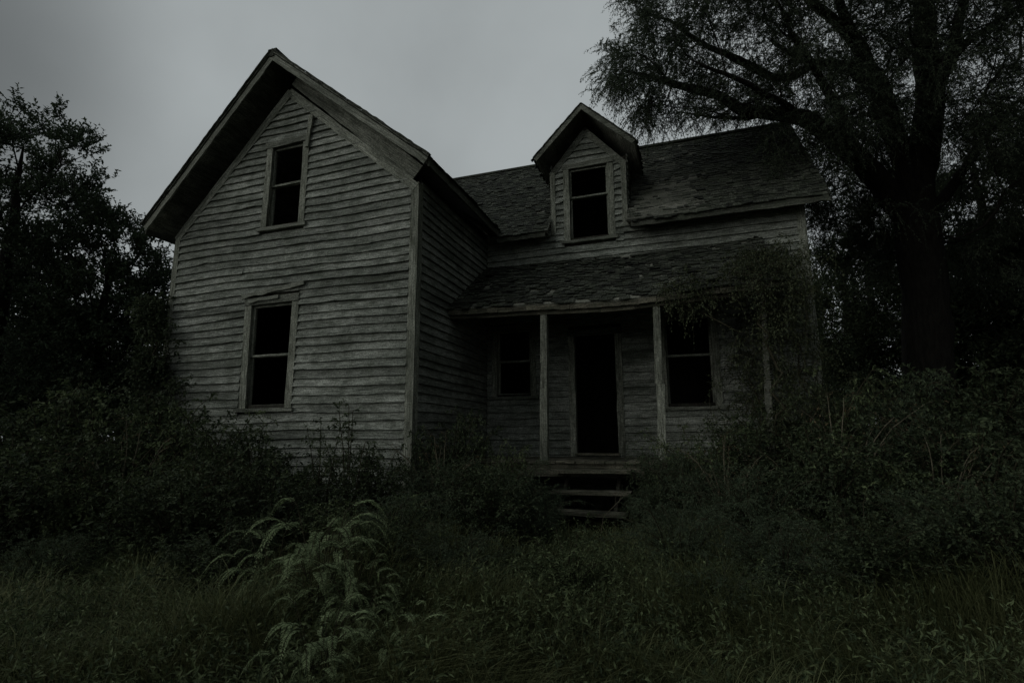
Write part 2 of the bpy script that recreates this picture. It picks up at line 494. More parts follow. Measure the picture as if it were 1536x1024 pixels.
# right end, back and left walls
RZ, EZ, EW, SLP = 8.15, 5.38, 9.48, 1.10                # ridge / eave heights of the wing roof
s = Soup()
clapboards(s, WM + .1, WB - .1, .4, 7.9, right, [], lambda z: WM + .1 if z < 5.6 else WM + .1 + (z - 5.6) / SLP, lambda z: WB - .1 if z < 5.6 else WB - .1 - (z - 5.6) / SLP, seed=15)
sheath(s, WM + .1, WB, 0, 5.6, right, []); gable_prism(s, right, WM + .02, WB - .02, 5.6, 12.0, 7.95)
s.build('end_wall', ['siding', 'inside'], HOUSE)
s = Soup()
clapboards(s, UL + .1, UR - .1, .4, 5.4, back, seed=16)
sheath(s, UL, UR, 0, 5.6, back, [])
s.build('back_wall', ['siding', 'inside'], HOUSE)
s = Soup()
clapboards(s, WG + .1, WB - .1, .4, 5.2, left, seed=17)
sheath(s, WG + .1, WB, 0, 5.2, left, [])
s.build('left_wall', ['siding', 'inside'], HOUSE)
s = Soup()                                              # storey floors inside keep the rooms dim
box(s, UL + .11, UC - .11, WG + .12, WB - .11, .98, 1.06)
box(s, UL + .11, UC - .11, WG + .12, WB - .11, 4.2, 4.3)
box(s, UC + .02, UR - .11, WM + .12, WB - .11, .98, 1.06)
box(s, UC + .02, UR - .11, WM + .12, WB - .11, 4.4, 4.5)
box(s, UC + .02, UR - .11, 11.9, 12.0, 1.06, 4.4)
s.build('floor', 'inside', HOUSE)
for (x0, x1, y0, y1) in ((UL - .03, UC + .03, WG - .03, WG + .1), (UC + .03, UR + .03, WM - .03, WM + .1)):
    s = Soup(); n = int((x1 - x0) / .42)
    for r_ in range(2):
        for i in range(n):
            a = x0 + (x1 - x0) * (i + .5 * (r_ % 2)) / n; e = min(a + (x1 - x0) / n - .015, x1)
            if e - a > .05: box(s, a, e, y0 + rng.uniform(-.02, .015), y1, -.3 + .38 * r_, -.3 + .38 * r_ + .365)
    s.build('foundation', 'stone', HOUSE)

# corner boards
def corner(fr_pts, z0, z1, seed):
    s = Soup(); g = np.random.default_rng(seed)
    for (p, n_, w_) in fr_pts:
        board(s, (p[0], p[1], z0), (p[0], p[1], z1), n_, w_, .032, 0, .0022, g, 14)
    return s.build('corner_board', 'trim_v', HOUSE)
corner([((UC - .035, WG - .003), (0, -1, 0), .135), ((UC + .003, WG + .055), (1, 0, 0), .11)], .42, 5.36, 1)
corner([((UL + .05, WG - .003), (0, -1, 0), .12), ((UL - .003, WG + .06), (-1, 0, 0), .11)], .42, 5.12, 2)
corner([((UR - .045, WM - .003), (0, -1, 0), .13), ((UR + .003, WM + .06), (1, 0, 0), .11)], .42, 5.55, 3)

# windows: casing as the part, sashes and sill as its sub-parts
def window(h, frame, nrm, parent=HOUSE, cw=.11, seed=5, rail=.5, skew=(0, 0, 0, 0), head=True, sashes=(1, 1), depth=.05, label=None):
    g = np.random.default_rng(seed)
    a0, a1, z0, z1 = h
    s = Soup()
    n_ = np.array(nrm, float)
    f = lambda a, z, o=.006: np.array(frame(a, o, z))
    k1, k2, k3, k4 = skew
    board(s, f(a0 + cw / 2 + k1, z0), f(a0 + cw / 2 + k2, z1 - cw), n_, cw, .034, 0, .002, g, 6)
    board(s, f(a1 - cw / 2 + k3, z0), f(a1 - cw / 2 + k4, z1 - cw), n_, cw, .034, 0, .002, g, 6)
    if head: board(s, f(a0 - .02, z1 - cw / 2), f(a1 + .02, z1 - cw / 2 + .012), n_, cw * .95, .042, 1, .002, g, 6)
    # jamb liners running into the wall
    i0, i1, j0, j1 = a0 + cw - .012, a1 - cw + .012, z0 + .05, z1 - cw + .012
    T = .022
    for (p0, p1, q0, q1, mi) in ((i0 - T, i0, j0, j1, 0), (i1, i1 + T, j0, j1, 0), (i0 - T, i1 + T, j1, j1 + T, 1)):
        hexa(s, [frame(p0, .03, q0), frame(p1, .03, q0), frame(p1, -.12, q0), frame(p0, -.12, q0),
                 frame(p0, .03, q1), frame(p1, .03, q1), frame(p1, -.12, q1), frame(p0, -.12, q1)], mi)
    w_ = s.build('window', ['trim_v', 'trim_h'], parent, label)
    s = Soup()
    board(s, np.array(frame(a0 - .05, -.02, z0 - .005)), np.array(frame(a1 + .05, -.02, z0 - .005 + g.normal(0, .006))), n_, .055, .095, 0, .003, g, 8)
    s.build('sill', 'trim_h', w_)
    mid = z0 + (z1 - z0) * rail
    for k, (b0, b1, dep) in enumerate(((mid - .02, j1, -.02), (j0, mid + .02, -.06))):
        if not sashes[k]: continue
        s = Soup(); r_ = .045
        q = i0 + .004; e = i1 - .004
        ff = lambda a, z: np.array(frame(a, dep - .03, z))
        board(s, ff(q + r_ / 2, b0), ff(q + r_ / 2, b1 - .003), n_, r_, .032, 0)
        board(s, ff(e - r_ / 2, b0), ff(e - r_ / 2, b1 - .003), n_, r_, .032, 0)
        board(s, ff(q + r_, b0 + r_ * .4), ff(e - r_, b0 + r_ * .4 + g.normal(0, .004)), n_, r_ * .8, .030, 1)
        board(s, ff(q + r_, b1 - r_ * .5 - .004), ff(e - r_, b1 - r_ * .5 - .004), n_, r_ * .9, .030, 1)
        s.build('sash', ['trim_v', 'trim_h'], w_)
    return w_
w1 = window(W_LOW, front, (0, -1, 0), cw=.13, seed=21, rail=.475, skew=(.03, -.01, .0, .02))
s = Soup(); g = np.random.default_rng(3)                # split head board hanging loose
board(s, (-7.12, WG - .055, 3.80), (-5.86, WG - .05, 3.93), (0, -1, 0), .07, .025, 0, .006, g, 9)
board(s, (-6.98, WG - .055, 3.70), (-6.35, WG - .06, 3.74), (0, -1, 0), .05, .02, 0, .006, g, 6)
s.build('loose_board', 'trim_h', w1)
w2 = window(W_UP, front, (0, -1, 0), cw=.12, seed=22, rail=.50, skew=(0, .02, 0, 0))
s = Soup()
board(s, (-5.99, WG - .05, 6.35), (-5.93, WG - .052, 6.93), (0, -1, 0), .075, .03, 0, .004, g, 6)
s.build('loose_board', 'trim_v', w2)
window(W_SM, main, (0, -1, 0), cw=.11, seed=23, rail=.50)
window(W_RT, main, (0, -1, 0), cw=.12, seed=24, rail=.54)
# doorway
s = Soup()
a0, a1, z0, z1 = D_OUT
for a in (a0 + .06, a1 - .06):
    board(s, (a, WM - .006, z0), (a, WM - .006, z1 - .12), (0, -1, 0), .12, .036, 0, .003, g, 8)
board(s, (a0 - .02, WM - .006, z1 - .06), (a1 + .02, WM - .006, z1 - .06), (0, -1, 0), .12, .042, 1, .003, g, 6)
box(s, a0 + .09, a0 + .115, WM - .03, WM + .12, z0, z1 - .1); box(s, a1 - .115, a1 - .09, WM - .03, WM + .12, z0, z1 - .1)
d_ = s.build('door_frame', ['trim_v', 'trim_h'], HOUSE)
s = Soup(); box(s, a0 + .1, a1 - .1, WM - .10, WM + .12, 1.115, 1.155)
s.build('threshold', 'porch_wood', d_)

# ---- roofs
def shingles(s, P0, eu, ev, lu, lv, n_, seed, row=.105, left_at=None, right_at=None, gone=.015, mi=0, holes=None, sag=0, th=.012, rough=1.5):
    """rows of separate shingles on a slope; P0 lower left corner, eu along the eave, ev up the slope"""
    g = np.random.default_rng(seed)
    P0, eu, ev, n_ = (np.asarray(a, float) for a in (P0, eu, ev, n_))
    rows = int(lv / row) + 1
    V = []; F = []; k = 0
    for r_ in range(rows):
        v0 = r_ * row
        l = left_at(v0) if left_at else 0; rr = right_at(v0) if right_at else lu
        u = l - g.uniform(0, .1)
        while u < rr:
            w_ = g.uniform(.07, .18)
            u1 = min(u + w_ - .006, rr + g.uniform(0, .015)); u0 = max(u, l - g.uniform(0, .02))
            skip = g.random() < (gone if r_ > 0 else gone * 3)
            if holes and holes((u0 + u1) / 2, v0): skip = True
            if not skip and u1 - u0 > .02:
                dv = g.normal(0, .010 * rough) - (.03 if r_ == 0 else 0) + (g.random() < .05) * g.uniform(-.05, .02)
                tl = g.normal(0, .008); lift = abs(g.normal(0, .006 * rough)) + (g.random() < .04) * .02
                vt = min(v0 + row * 1.9, lv + .01)
                for (uu, vv, hh) in ((u0, v0 + dv - tl, .022 + lift), (u1, v0 + dv + tl, .022 + lift * g.uniform(.4, 1)), (u1, vt, .006), (u0, vt, .006)):
                    sg = -sag * math.sin(math.pi * min(max(uu / lu, 0), 1)) * (1 - .3 * vv / lv) + .012 * math.sin(uu * 2.3 + seed) * (1 - vv / lv)
                    base = P0 + eu * uu + ev * vv + np.array([0, 0, sg])
                    V += [base + n_ * hh, base + n_ * (hh - th)]
                b = k * 8
                F += [(b, b + 2, b + 4, b + 6), (b + 7, b + 5, b + 3, b + 1), (b, b + 1, b + 3, b + 2), (b + 2, b + 3, b + 5, b + 4), (b + 4, b + 5, b + 7, b + 6), (b + 6, b + 7, b + 1, b)]
                k += 1
            u += w_
    s.add(V, F, mi)
def slab(s, quad, n_, th, mi):
    q = [np.array(p, float) for p in quad]; n_ = np.array(n_, float)
    hexa(s, [p - n_ * th for p in q] + q, mi)
def slope(pl, pr, dy):   # unit vectors for a roof plane: pl->pr along eave, dy up vector
    eu = np.array(pr, float) - np.array(pl, float); lu = np.linalg.norm(eu); eu /= lu
    ev = np.array(dy, float); lv = np.linalg.norm(ev); ev /= lv
    n_ = np.cross(eu, ev); n_ /= np.linalg.norm(n_)
    return eu, lu, ev, lv, n_

# front wing roof (ridge runs back from the street gable)
RA = np.array([-6.56, 8.07]); RL = np.array([-9.20, 5.22]); RR = np.array([-3.47, 5.53])
YF, YB = WG - .37, WB + .3
s = Soup()
for (E_, sgn) in ((RL, 1), (RR, -1)):
    if sgn == 1: pl, pr = (E_[0], YB, E_[1]), (E_[0], YF, E_[1])
    else: pl, pr = (E_[0], YF, E_[1]), (E_[0], YB, E_[1])
    up = (RA[0] - E_[0], 0, RA[1] - E_[1])
    eu, lu, ev, lv, n_ = slope(pl, pr, up)
    q = [np.array(pl), np.array(pr), np.array(pr) + ev * lv, np.array(pl) + ev * lv]
    slab(s, q, n_, .05, 1)
    shingles(s, pl, eu, ev, lu, lv, n_, 31 + sgn, gone=.01)
roofg = s.build('roof', ['shingle', 'soffit'], HOUSE)
# rake boards, ragged shingle ends, ridge cap
g = np.random.default_rng(9)
for E_ in (RL, RR):
    s = Soup()
    d = np.array([RA[0] - E_[0], 0, RA[1] - E_[1]]); ln = np.linalg.norm(d); d /= ln
    nn = np.array([-d[2], 0, d[0]]); nn *= np.sign(nn[2])
    p = np.array([E_[0], YF - .004, E_[1]]) - nn * .075; q = np.array([RA[0], YF - .004, RA[1]]) - nn * .075
    board(s, p, q, (0, -1, 0), .10, .030, 0, .004, g, 24)
    for k in range(4):                                   # layers of shingle ends on the rake
        pp = p + nn * (.060 + .016 * k); qq = q + nn * (.060 + .016 * k)
        board(s, pp, qq, (0, -1, 0), .013, .036 + .012 * k, 0 if k == 1 else 1, .004, g, 50)
    s.build('rake_board', ['trim_up' if E_[0] < RA[0] else 'trim_down', 'shingle'], roofg)
s = Soup()
box(s, RA[0] - .09, RA[0] + .09, YF - .05, YB, RA[1] - .02, RA[1] + .045)
hexa(s, [(RA[0] - .05, YF - .055, RA[1] - .10), (RA[0] + .05, YF - .055, RA[1] - .10), (RA[0] + .05, YF, RA[1] - .10), (RA[0] - .05, YF, RA[1] - .10),
         (RA[0] - .02, YF - .055, RA[1] + .03), (RA[0] + .02, YF - .055, RA[1] + .03), (RA[0] + .02, YF, RA[1] + .03), (RA[0] - .02, YF, RA[1] + .03)])
s.build('ridge_cap', 'shingle', roofg)
# frieze boards under the soffit on the gable wall, and boxed eave ends
s = Soup()
for (xe, ze) in ((UL + .02, ZWL - .08), (UC - .02, ZWR - .08)):
    d = np.array([AP[0] - xe, 0, AP[1] - .10 - ze]); 
    board(s, (xe, WG - .006, ze), (AP[0] + (.02 if xe < AP[0] else -.02), WG - .006 - (.004 if xe < AP[0] else 0), AP[1] - .10), (0, -1, 0), .145, .034, 0 if xe < AP[0] else 1, .003, g, 14)
s.build('frieze_board', ['trim_up', 'trim_down'], HOUSE)
s = Soup()                                              # wide bed board closing the gap above the right hand frieze
board(s, (UC - .0, WG - .005, ZWR + .16), (AP[0] + .10, WG - .005, AP[1] + .14), (0, -1, 0), .27, .022, 0, .003, g, 14)
s.build('bed_board', 'trim_down', HOUSE)
s = Soup()                                              # side eave fascia and soffit
box(s, RR[0] - .04, RR[0] - .01, YF + .01, WM - .2, RR[1] - .13, RR[1] - .03)
s.build('fascia', 'fascia', HOUSE)
s = Soup(); box(s, RL[0] + .01, RL[0] + .04, YF + .01, YB, RL[1] - .13, RL[1] - .03)
s.build('fascia', 'fascia', HOUSE)

# wing roof (ridge parallel to its front), broken by the wall dormer
RW = 12.0; RX1 = 2.36
s = Soup()
pl, pr = (-3.62, EW, EZ), (RX1, EW, EZ)
eu, lu, ev, lv, n_ = slope(pl, pr, (0, RW - EW, RZ - EZ))
cosl = (RW - EW) / lv
valley = lambda v: -(v / lv) * 2.75                      # the left end runs up into the valley
dorm = lambda u, v: (DL - .02 < -3.62 + u < DR + .02) and (v * cosl < (WM - EW) + .35 + .0 or EZ + v * (RZ - EZ) / lv < 7.1 - abs(-3.62 + u + 1.71) * .2 - 0)
shingles(s, pl, eu, ev, lu, lv, n_, 41, left_at=valley, gone=.02, holes=dorm, sag=.03)
P = lambda x, v: np.array([x, EW, EZ]) + ev * v
def wq(x0, x1, v0, v1, x0b=None, x1b=None):
    slab(s, [P(x0, v0), P(x1, v0), P(x1 if x1b is None else x1b, v1), P(x0 if x0b is None else x0b, v1)], n_, .05, 1)
vd = 2.3
wq(-3.62, DL, 0, vd, -3.62 - 2.75 * vd / lv, DL); wq(DR, RX1, 0, vd); wq(-3.62 - 2.75 * vd / lv, RX1, vd, lv, -6.37, RX1)
# rear slope
pl2, pr2 = (RX1, 2 * RW - EW, EZ), (-6.3, 2 * RW - EW, EZ)
eu2, lu2, ev2, lv2, n2_ = slope(pl2, pr2, (0, -(RW - EW), RZ - EZ))
slab(s, [np.array(pl2), np.array(pr2), np.array(pr2) + ev2 * lv2, np.array(pl2) + ev2 * lv2], n2_, .05, 1)
shingles(s, pl2, eu2, ev2, lu2, lv2, n2_, 42, row=.2)
roofw = s.build('wing_roof', ['shingle', 'soffit'], HOUSE)
s = Soup(); box(s, -6.3, RX1, RW - .07, RW + .07, RZ - .02, RZ + .03)
s.build('ridge_cap', 'shingle', roofw)
s = Soup()                                              # eave fascia, broken and wavy
board(s, (-3.5, EW + .03, EZ - .09), (DL - .05, EW + .03, EZ - .07), (0, -1, 0), .09, .025, 0, .008, g, 10)
s.build('fascia', 'fascia', HOUSE); s = Soup()
board(s, (DR + .08, EW + .03, EZ - .09), (RX1, EW + .03, EZ - .07), (0, -1, 0), .10, .025, 0, .006, g, 24)
board(s, (RX1 - .03, EW + .02, EZ - .06), (RX1 - .03, RW, RZ - .06), (1, 0, 0), .12, .025, 0, .003, g, 12)
s.build('fascia', 'fascia', HOUSE)
s = Soup()
box(s, UC + .1, DL - .03, EW + .06, WM - .03, EZ - .03, EZ - .005)
s.build('soffit', 'soffit', HOUSE); s = Soup(); box(s, DR + .03, UR, EW + .06, WM - .03, EZ - .03, EZ - .005)
s.build('soffit', 'soffit', HOUSE)

# wall dormer
DC, DZ, DYF, DYB = -1.73, 7.90, WM - .35, 11.80
s = Soup()
d_lo = lambda z: DL + .09 if z < 6.72 else DL + .09 + (z - 6.72) * (DC - DL) / .88
d_hi = lambda z: DR - .09 if z < 6.72 else DR - .09 - (z - 6.72) * (DR - DC) / .88
clapboards(s, DL + .09, DR - .09, 5.11, 7.52, main, [W_DM], d_lo, d_hi, seed=51, wav=.004)
sheath(s, DL, DR, 5.06, 6.75, main, [oDM])
gable_prism(s, main, DL, DR, 6.75, DC, 7.62)
for (x, o) in ((DL, -1), (DR, 1)):
    fr = (lambda a, out, z, x=x, o=o: (x + o * out, a, z))
    clapboards(s, WM + .1, 11.3, 5.3, 6.95, fr, [], seed=52)
    v = [(x, WM + .1, 5.3), (x, 11.4, 6.9), (x, WM + .1, 6.9), (x - o * .08, WM + .1, 5.3), (x - o * .08, 11.4, 6.9), (x - o * .08, WM + .1, 6.9)]
    s.add(v, [(0, 1, 2), (5, 4, 3)], 1); s.add(v, [(0, 3, 4, 1), (1, 4, 5, 2), (2, 5, 3, 0)], 1)
DORM = s.build('dormer', ['siding', 'inside'], HOUSE)
s = Soup()
for x in (DL + .045, DR - .045): board(s, (x, WM - .012, 5.40), (x, WM - .012, 6.72), (0, -1, 0), .10, .034, 0, .002, g, 8)
for xe in (DL, DR): board(s, (xe + (.02 if xe < DC else -.02), WM - .008, 6.66), (DC, WM - .008 - (.003 if xe < DC else 0), 7.50), (0, -1, 0), .12, .034, 1, .002, g, 8)
s.build('dormer_trim', ['trim_v', 'trim_h'], DORM)
s = Soup()
for (xe, ze) in ((-2.72, 6.91), (-.72, 6.93)):
    if xe < DC: pl, pr = (xe, DYB, ze), (xe, DYF, ze)
    else: pl, pr = (xe, DYF, ze), (xe, DYB, ze)
    # the eave of the small roof dies into the big slope at EW+(ze-EZ)/SLP
    eu_, lu_, ev_, lv_, nn_ = slope(pl, pr, (DC - xe, 0, DZ - ze))
    ybot = EW + (ze - EZ) / SLP + .12
    a_ = np.array([xe, DYF, ze]); b_ = np.array([xe, ybot, ze]); c_ = np.array([DC, DYB, DZ]); d__ = np.array([DC, DYF, DZ])
    q = [a_, b_, c_, d__] if xe > DC else [b_, a_, d__, c_]
    slab(s, q, nn_, .04, 1)
    lim = lambda v, lv_=lv_, ybot=ybot: (DYB - ybot) * (1 - v / lv_)
    if xe < DC: shingles(s, pl, eu_, ev_, lu_, lv_, nn_, 55, left_at=lim, gone=.01)
    else: shingles(s, pl, eu_, ev_, lu_, lv_, nn_, 56, right_at=lambda v, lv_=lv_, ybot=ybot: (ybot - DYF) + (DYB - ybot) * v / lv_, gone=.01)
    d = np.array([DC - xe, 0, DZ - ze]); d /= np.linalg.norm(d); nn = np.array([-d[2], 0, d[0]]); nn *= np.sign(nn[2])
    board(s, np.array([xe, DYF - .003, ze]) - nn * .05, np.array([DC, DYF - .003, DZ]) - nn * .05, (0, -1, 0), .085, .028, 2, .002, g, 8)
    board(s, np.array([xe, DYF, ze]) + nn * .008, np.array([DC, DYF, DZ]) + nn * .008, (0, -1, 0), .016, .05, 0, .003, g, 20)
s.build('dormer_roof', ['shingle', 'soffit', 'trim_h'], DORM)
window(W_DM, main, (0, -1, 0), parent=DORM, cw=.12, seed=26, rail=.57)

# porch
PW, PZ, PT = 8.0, 3.60, 4.86
PX0, PX1 = UC + .03, 1.30
s = Soup()
pl, pr = (PX0, PW, PZ), (PX1, PW, PZ)
eu, lu, ev, lv, n_ = slope(pl, pr, (0, WM - .03 - PW, PT - PZ))
SAG = .085
def sagz(u, v=0): return -SAG * math.sin(math.pi * min(max(u / lu, 0), 1)) * (1 - .3 * v / lv) + .012 * math.sin(u * 2.3 + 61) * (1 - v / lv)
K_ = 20; ring = []
for i in range(K_ + 1):
    u = lu * i / K_
    for v, h_ in ((0, -.045), (lv, -.045), (lv, 0), (0, 0)):
        ring.append(np.array(pl) + eu * u + ev * v + n_ * h_ + np.array([0, 0, sagz(u, v)]))
Fq = [(4 * i + a, 4 * i + b_, 4 * i + 4 + b_, 4 * i + 4 + a) for i in range(K_) for a, b_ in ((0, 1), (1, 2), (2, 3), (3, 0))]
s.add(ring, Fq + [(3, 2, 1, 0), (4 * K_, 4 * K_ + 1, 4 * K_ + 2, 4 * K_ + 3)], 1)
shingles(s, pl, eu, ev, lu, lv, n_, 61, row=.10, gone=.10, sag=SAG, rough=2.3)
PR = s.build('porch_roof', ['shingle', 'soffit'], HOUSE)
s = Soup()
cuts = [0, .9, 2.1, 3.42, 4.3, lu]
for i in range(5):
    a, b_ = cuts[i], cuts[i + 1] - .01
    n = 5
    for k in range(n):
        ua, ub = a + (b_ - a) * k / n, a + (b_ - a) * (k + 1) / n
        board(s, (PX0 + ua, PW + .02, PZ - .065 + sagz(ua)), (PX0 + ub, PW + .02, PZ - .065 + sagz(ub)), (0, -1, 0), .075, .028, 0, .005, g, 2)
for i in range(10):
    ua, ub = lu * i / 10, lu * (i + 1) / 10
    board(s, (PX0 + ua, 8.13, PZ - .10 + sagz(ua)), (PX0 + ub, 8.13, PZ - .10 + sagz(ub)), (0, -1, 0), .12, .07, 0, .002, g, 2)
s.build('fascia', 'porch_wood', PR)
s = Soup()
for i in range(34):
    x0 = UC + .06 + i * (PX1 - UC - .1) / 34
    box(s, x0, x0 + (PX1 - UC - .1) / 34 - .008, 8.0 + rng.uniform(-.02, .02), WM - .04, 1.055, 1.09 + rng.uniform(-.003, .003))
box(s, UC + .06, PX1, 8.04, 8.10, .86, 1.05)
s.build('porch_floor', 'porch_wood', HOUSE)
for (xt, xb, zb, jog) in ((-2.185, -2.215, 1.09, 0), (-.43, -.46, 1.09, .012), (1.04, .95, .70, 0)):
    PWD = .115 if xt < 1 else .075
    s = Soup()
    mid = (xt + xb) / 2
    zj = 2.2
    board(s, (xb, 8.17, zb), (mid + jog, 8.17, zj), (0, -1, 0), PWD, .11, 0, .0015, g, 8)
    board(s, (mid - jog, 8.172, zj + .004), (xt, 8.172, PZ - .15 + sagz(xt - PX0)), (0, -1, 0), PWD - .01, .10, 0, .0015, g, 8)
    s.build('porch_post', 'trim_v' if xt < 1 else 'soffit', HOUSE)
# steps
s = Soup()
board(s, (-2.02, 7.86, .93), (-.88, 7.86, .94), (0, 0, 1), .30, .045, 0, .004, g, 8)
board(s, (-2.0, 7.62, .655), (-.86, 7.62, .665), (0, 0, 1), .27, .045, 0, .005, g, 8)
board(s, (-2.04, 7.34, .43), (-.90, 7.34, .415), (0, 0, 1), .27, .045, 0, .005, g, 8)
ST = s.build('steps', 'porch_wood', HOUSE)
for x in (-1.86, -1.10):
    s = Soup()
    hexa(s, [(x, 7.40, .0), (x + .05, 7.40, .0), (x + .05, 8.02, .3), (x, 8.02, .3), (x, 7.40, .37), (x + .05, 7.40, .37), (x + .05, 8.02, .88), (x, 8.02, .88)])
    s.build('stringer', 'inside', ST)

# ------------------------------------------------------------------ the ground
N = 161
ax = np.concatenate([-np.geomspace(400, 12, 30), np.linspace(-11.5, 11.5, 101), np.geomspace(12, 400, 30)])
X, Y = np.meshgrid(ax, ax + 6)
Zg = ground_z(X, Y) * np.clip(1 - (np.hypot(X, Y - 6) - 20) / 40, 0, 1)
V = np.stack([X, Y, Zg], -1).reshape(-1, 3)
n = len(ax); I = np.arange(n * n).reshape(n, n)
Fq = np.stack([I[:-1, :-1], I[:-1, 1:], I[1:, 1:], I[1:, :-1]], -1).reshape(-1, 4)
s = Soup(); s.add(V, Fq, 0, True)
gr = s.build('ground', 'soil'); gr['kind'] = 'structure'; gr['label'] = 'dark overgrown yard soil around the old house'

# ------------------------------------------------------------------ plants
def unit(a): return a / (np.linalg.norm(a, axis=-1, keepdims=True) + 1e-9)
def leaves(s, P, D, Nn, Ln, Wd, mi=0, fold=.0):
    D = unit(D); S = unit(np.cross(D, Nn)); U = np.cross(S, D)
    Ln = np.broadcast_to(np.asarray(Ln, float), (len(P),))[:, None]; Wd = np.broadcast_to(np.asarray(Wd, float), (len(P),))[:, None]
    a = P; b = P + D * Ln * .42 + S * Wd * .5 + U * Wd * .12; c = P + D * Ln - U * Ln * .12; d = P + D * Ln * .42 - S * Wd * .5 + U * Wd * .12
    V = np.stack([a, b, c, d], 1).reshape(-1, 3)
    s.add(V, np.arange(len(P) * 4).reshape(-1, 4), mi)
RJ = np.random.default_rng(4)
def tube(s, pts, rad, sides=5, mi=0):
    pts = np.asarray(pts, float); n = len(pts)
    T = np.gradient(pts, axis=0); T = unit(T)
    ref = np.array([0, 0, 1.]) if abs(T[0][2]) < .9 else np.array([1., 0, 0])
    A = unit(np.cross(T, ref)); B = np.cross(T, A)
    th = np.arange(sides) * 2 * math.pi / sides
    R = np.asarray(rad, float)[:, None, None]
    if max(rad) > .1: R = R * (1 + .07 * np.sin(th * 3 + 1)[None, :, None] * np.cos(np.arange(n) * .7)[:, None, None] + RJ.normal(0, .04, (n, sides, 1)))
    V = pts[:, None] + R * (np.cos(th)[None, :, None] * A[:, None] + np.sin(th)[None, :, None] * B[:, None])
    i = np.arange(n - 1)[:, None] * sides; j = np.arange(sides)[None]; k = (j + 1) % sides
    Fq = np.stack([i + j, i + k, i + sides + k, i + sides + j], -1).reshape(-1, 4)
    s.add(V.reshape(-1, 3), Fq, mi, True)
def twigs(s, g, P, D, ln, k, ll, lw, droop=.5, mi_leaf=0, mi_twig=1, thick=.004, spread=.9, curl=0):
    """leafy twigs: P starts, D directions; strips for the twig, k leaves along each"""
    n = len(P); D = unit(D); ln = np.broadcast_to(ln, (n,))[:, None] * g.uniform(.6, 1.25, (n, 1))
    down = np.array([0, 0, -1.])
    def pt(t): return P + D * ln * t + down * droop * ln * t * t
    # strip
    side = unit(np.cross(D, g.normal(size=(n, 3)))) * thick
    T = [0, .35, .7, 1]; V = []
    for t in T: V += [pt(t) - side * (1.1 - t), pt(t) + side * (1.1 - t)]
    V = np.stack(V, 1).reshape(-1, 3)
    b = np.arange(n)[:, None] * 8
    Fq = np.concatenate([b + np.array([[0, 1, 3, 2]]), b + np.array([[2, 3, 5, 4]]), b + np.array([[4, 5, 7, 6]])])
    s.add(V, Fq, mi_twig)
    tt = (np.arange(k) + .5) / k
    t = np.clip(tt[None] + g.normal(0, .03, (n, k)), .05, 1)
    PP = P[:, None] + (D * ln)[:, None] * t[..., None] + down * droop * (ln[:, None] * (t ** 2)[..., None])
    tan = unit(D[:, None] + down * 2 * droop * t[..., None])
    LD = unit(tan * .7 + g.normal(size=(n, k, 3)) * spread * .6 + down * droop * .25)
    NN = unit(g.normal(size=(n, k, 3)) * .6 + np.array([0, 0, 1.]))
    m_ = n * k
    leaves(s, PP.reshape(m_, 3), LD.reshape(m_, 3), NN.reshape(m_, 3), ll * g.uniform(.6, 1.3, m_), lw * g.uniform(.6, 1.3, m_), mi_leaf)

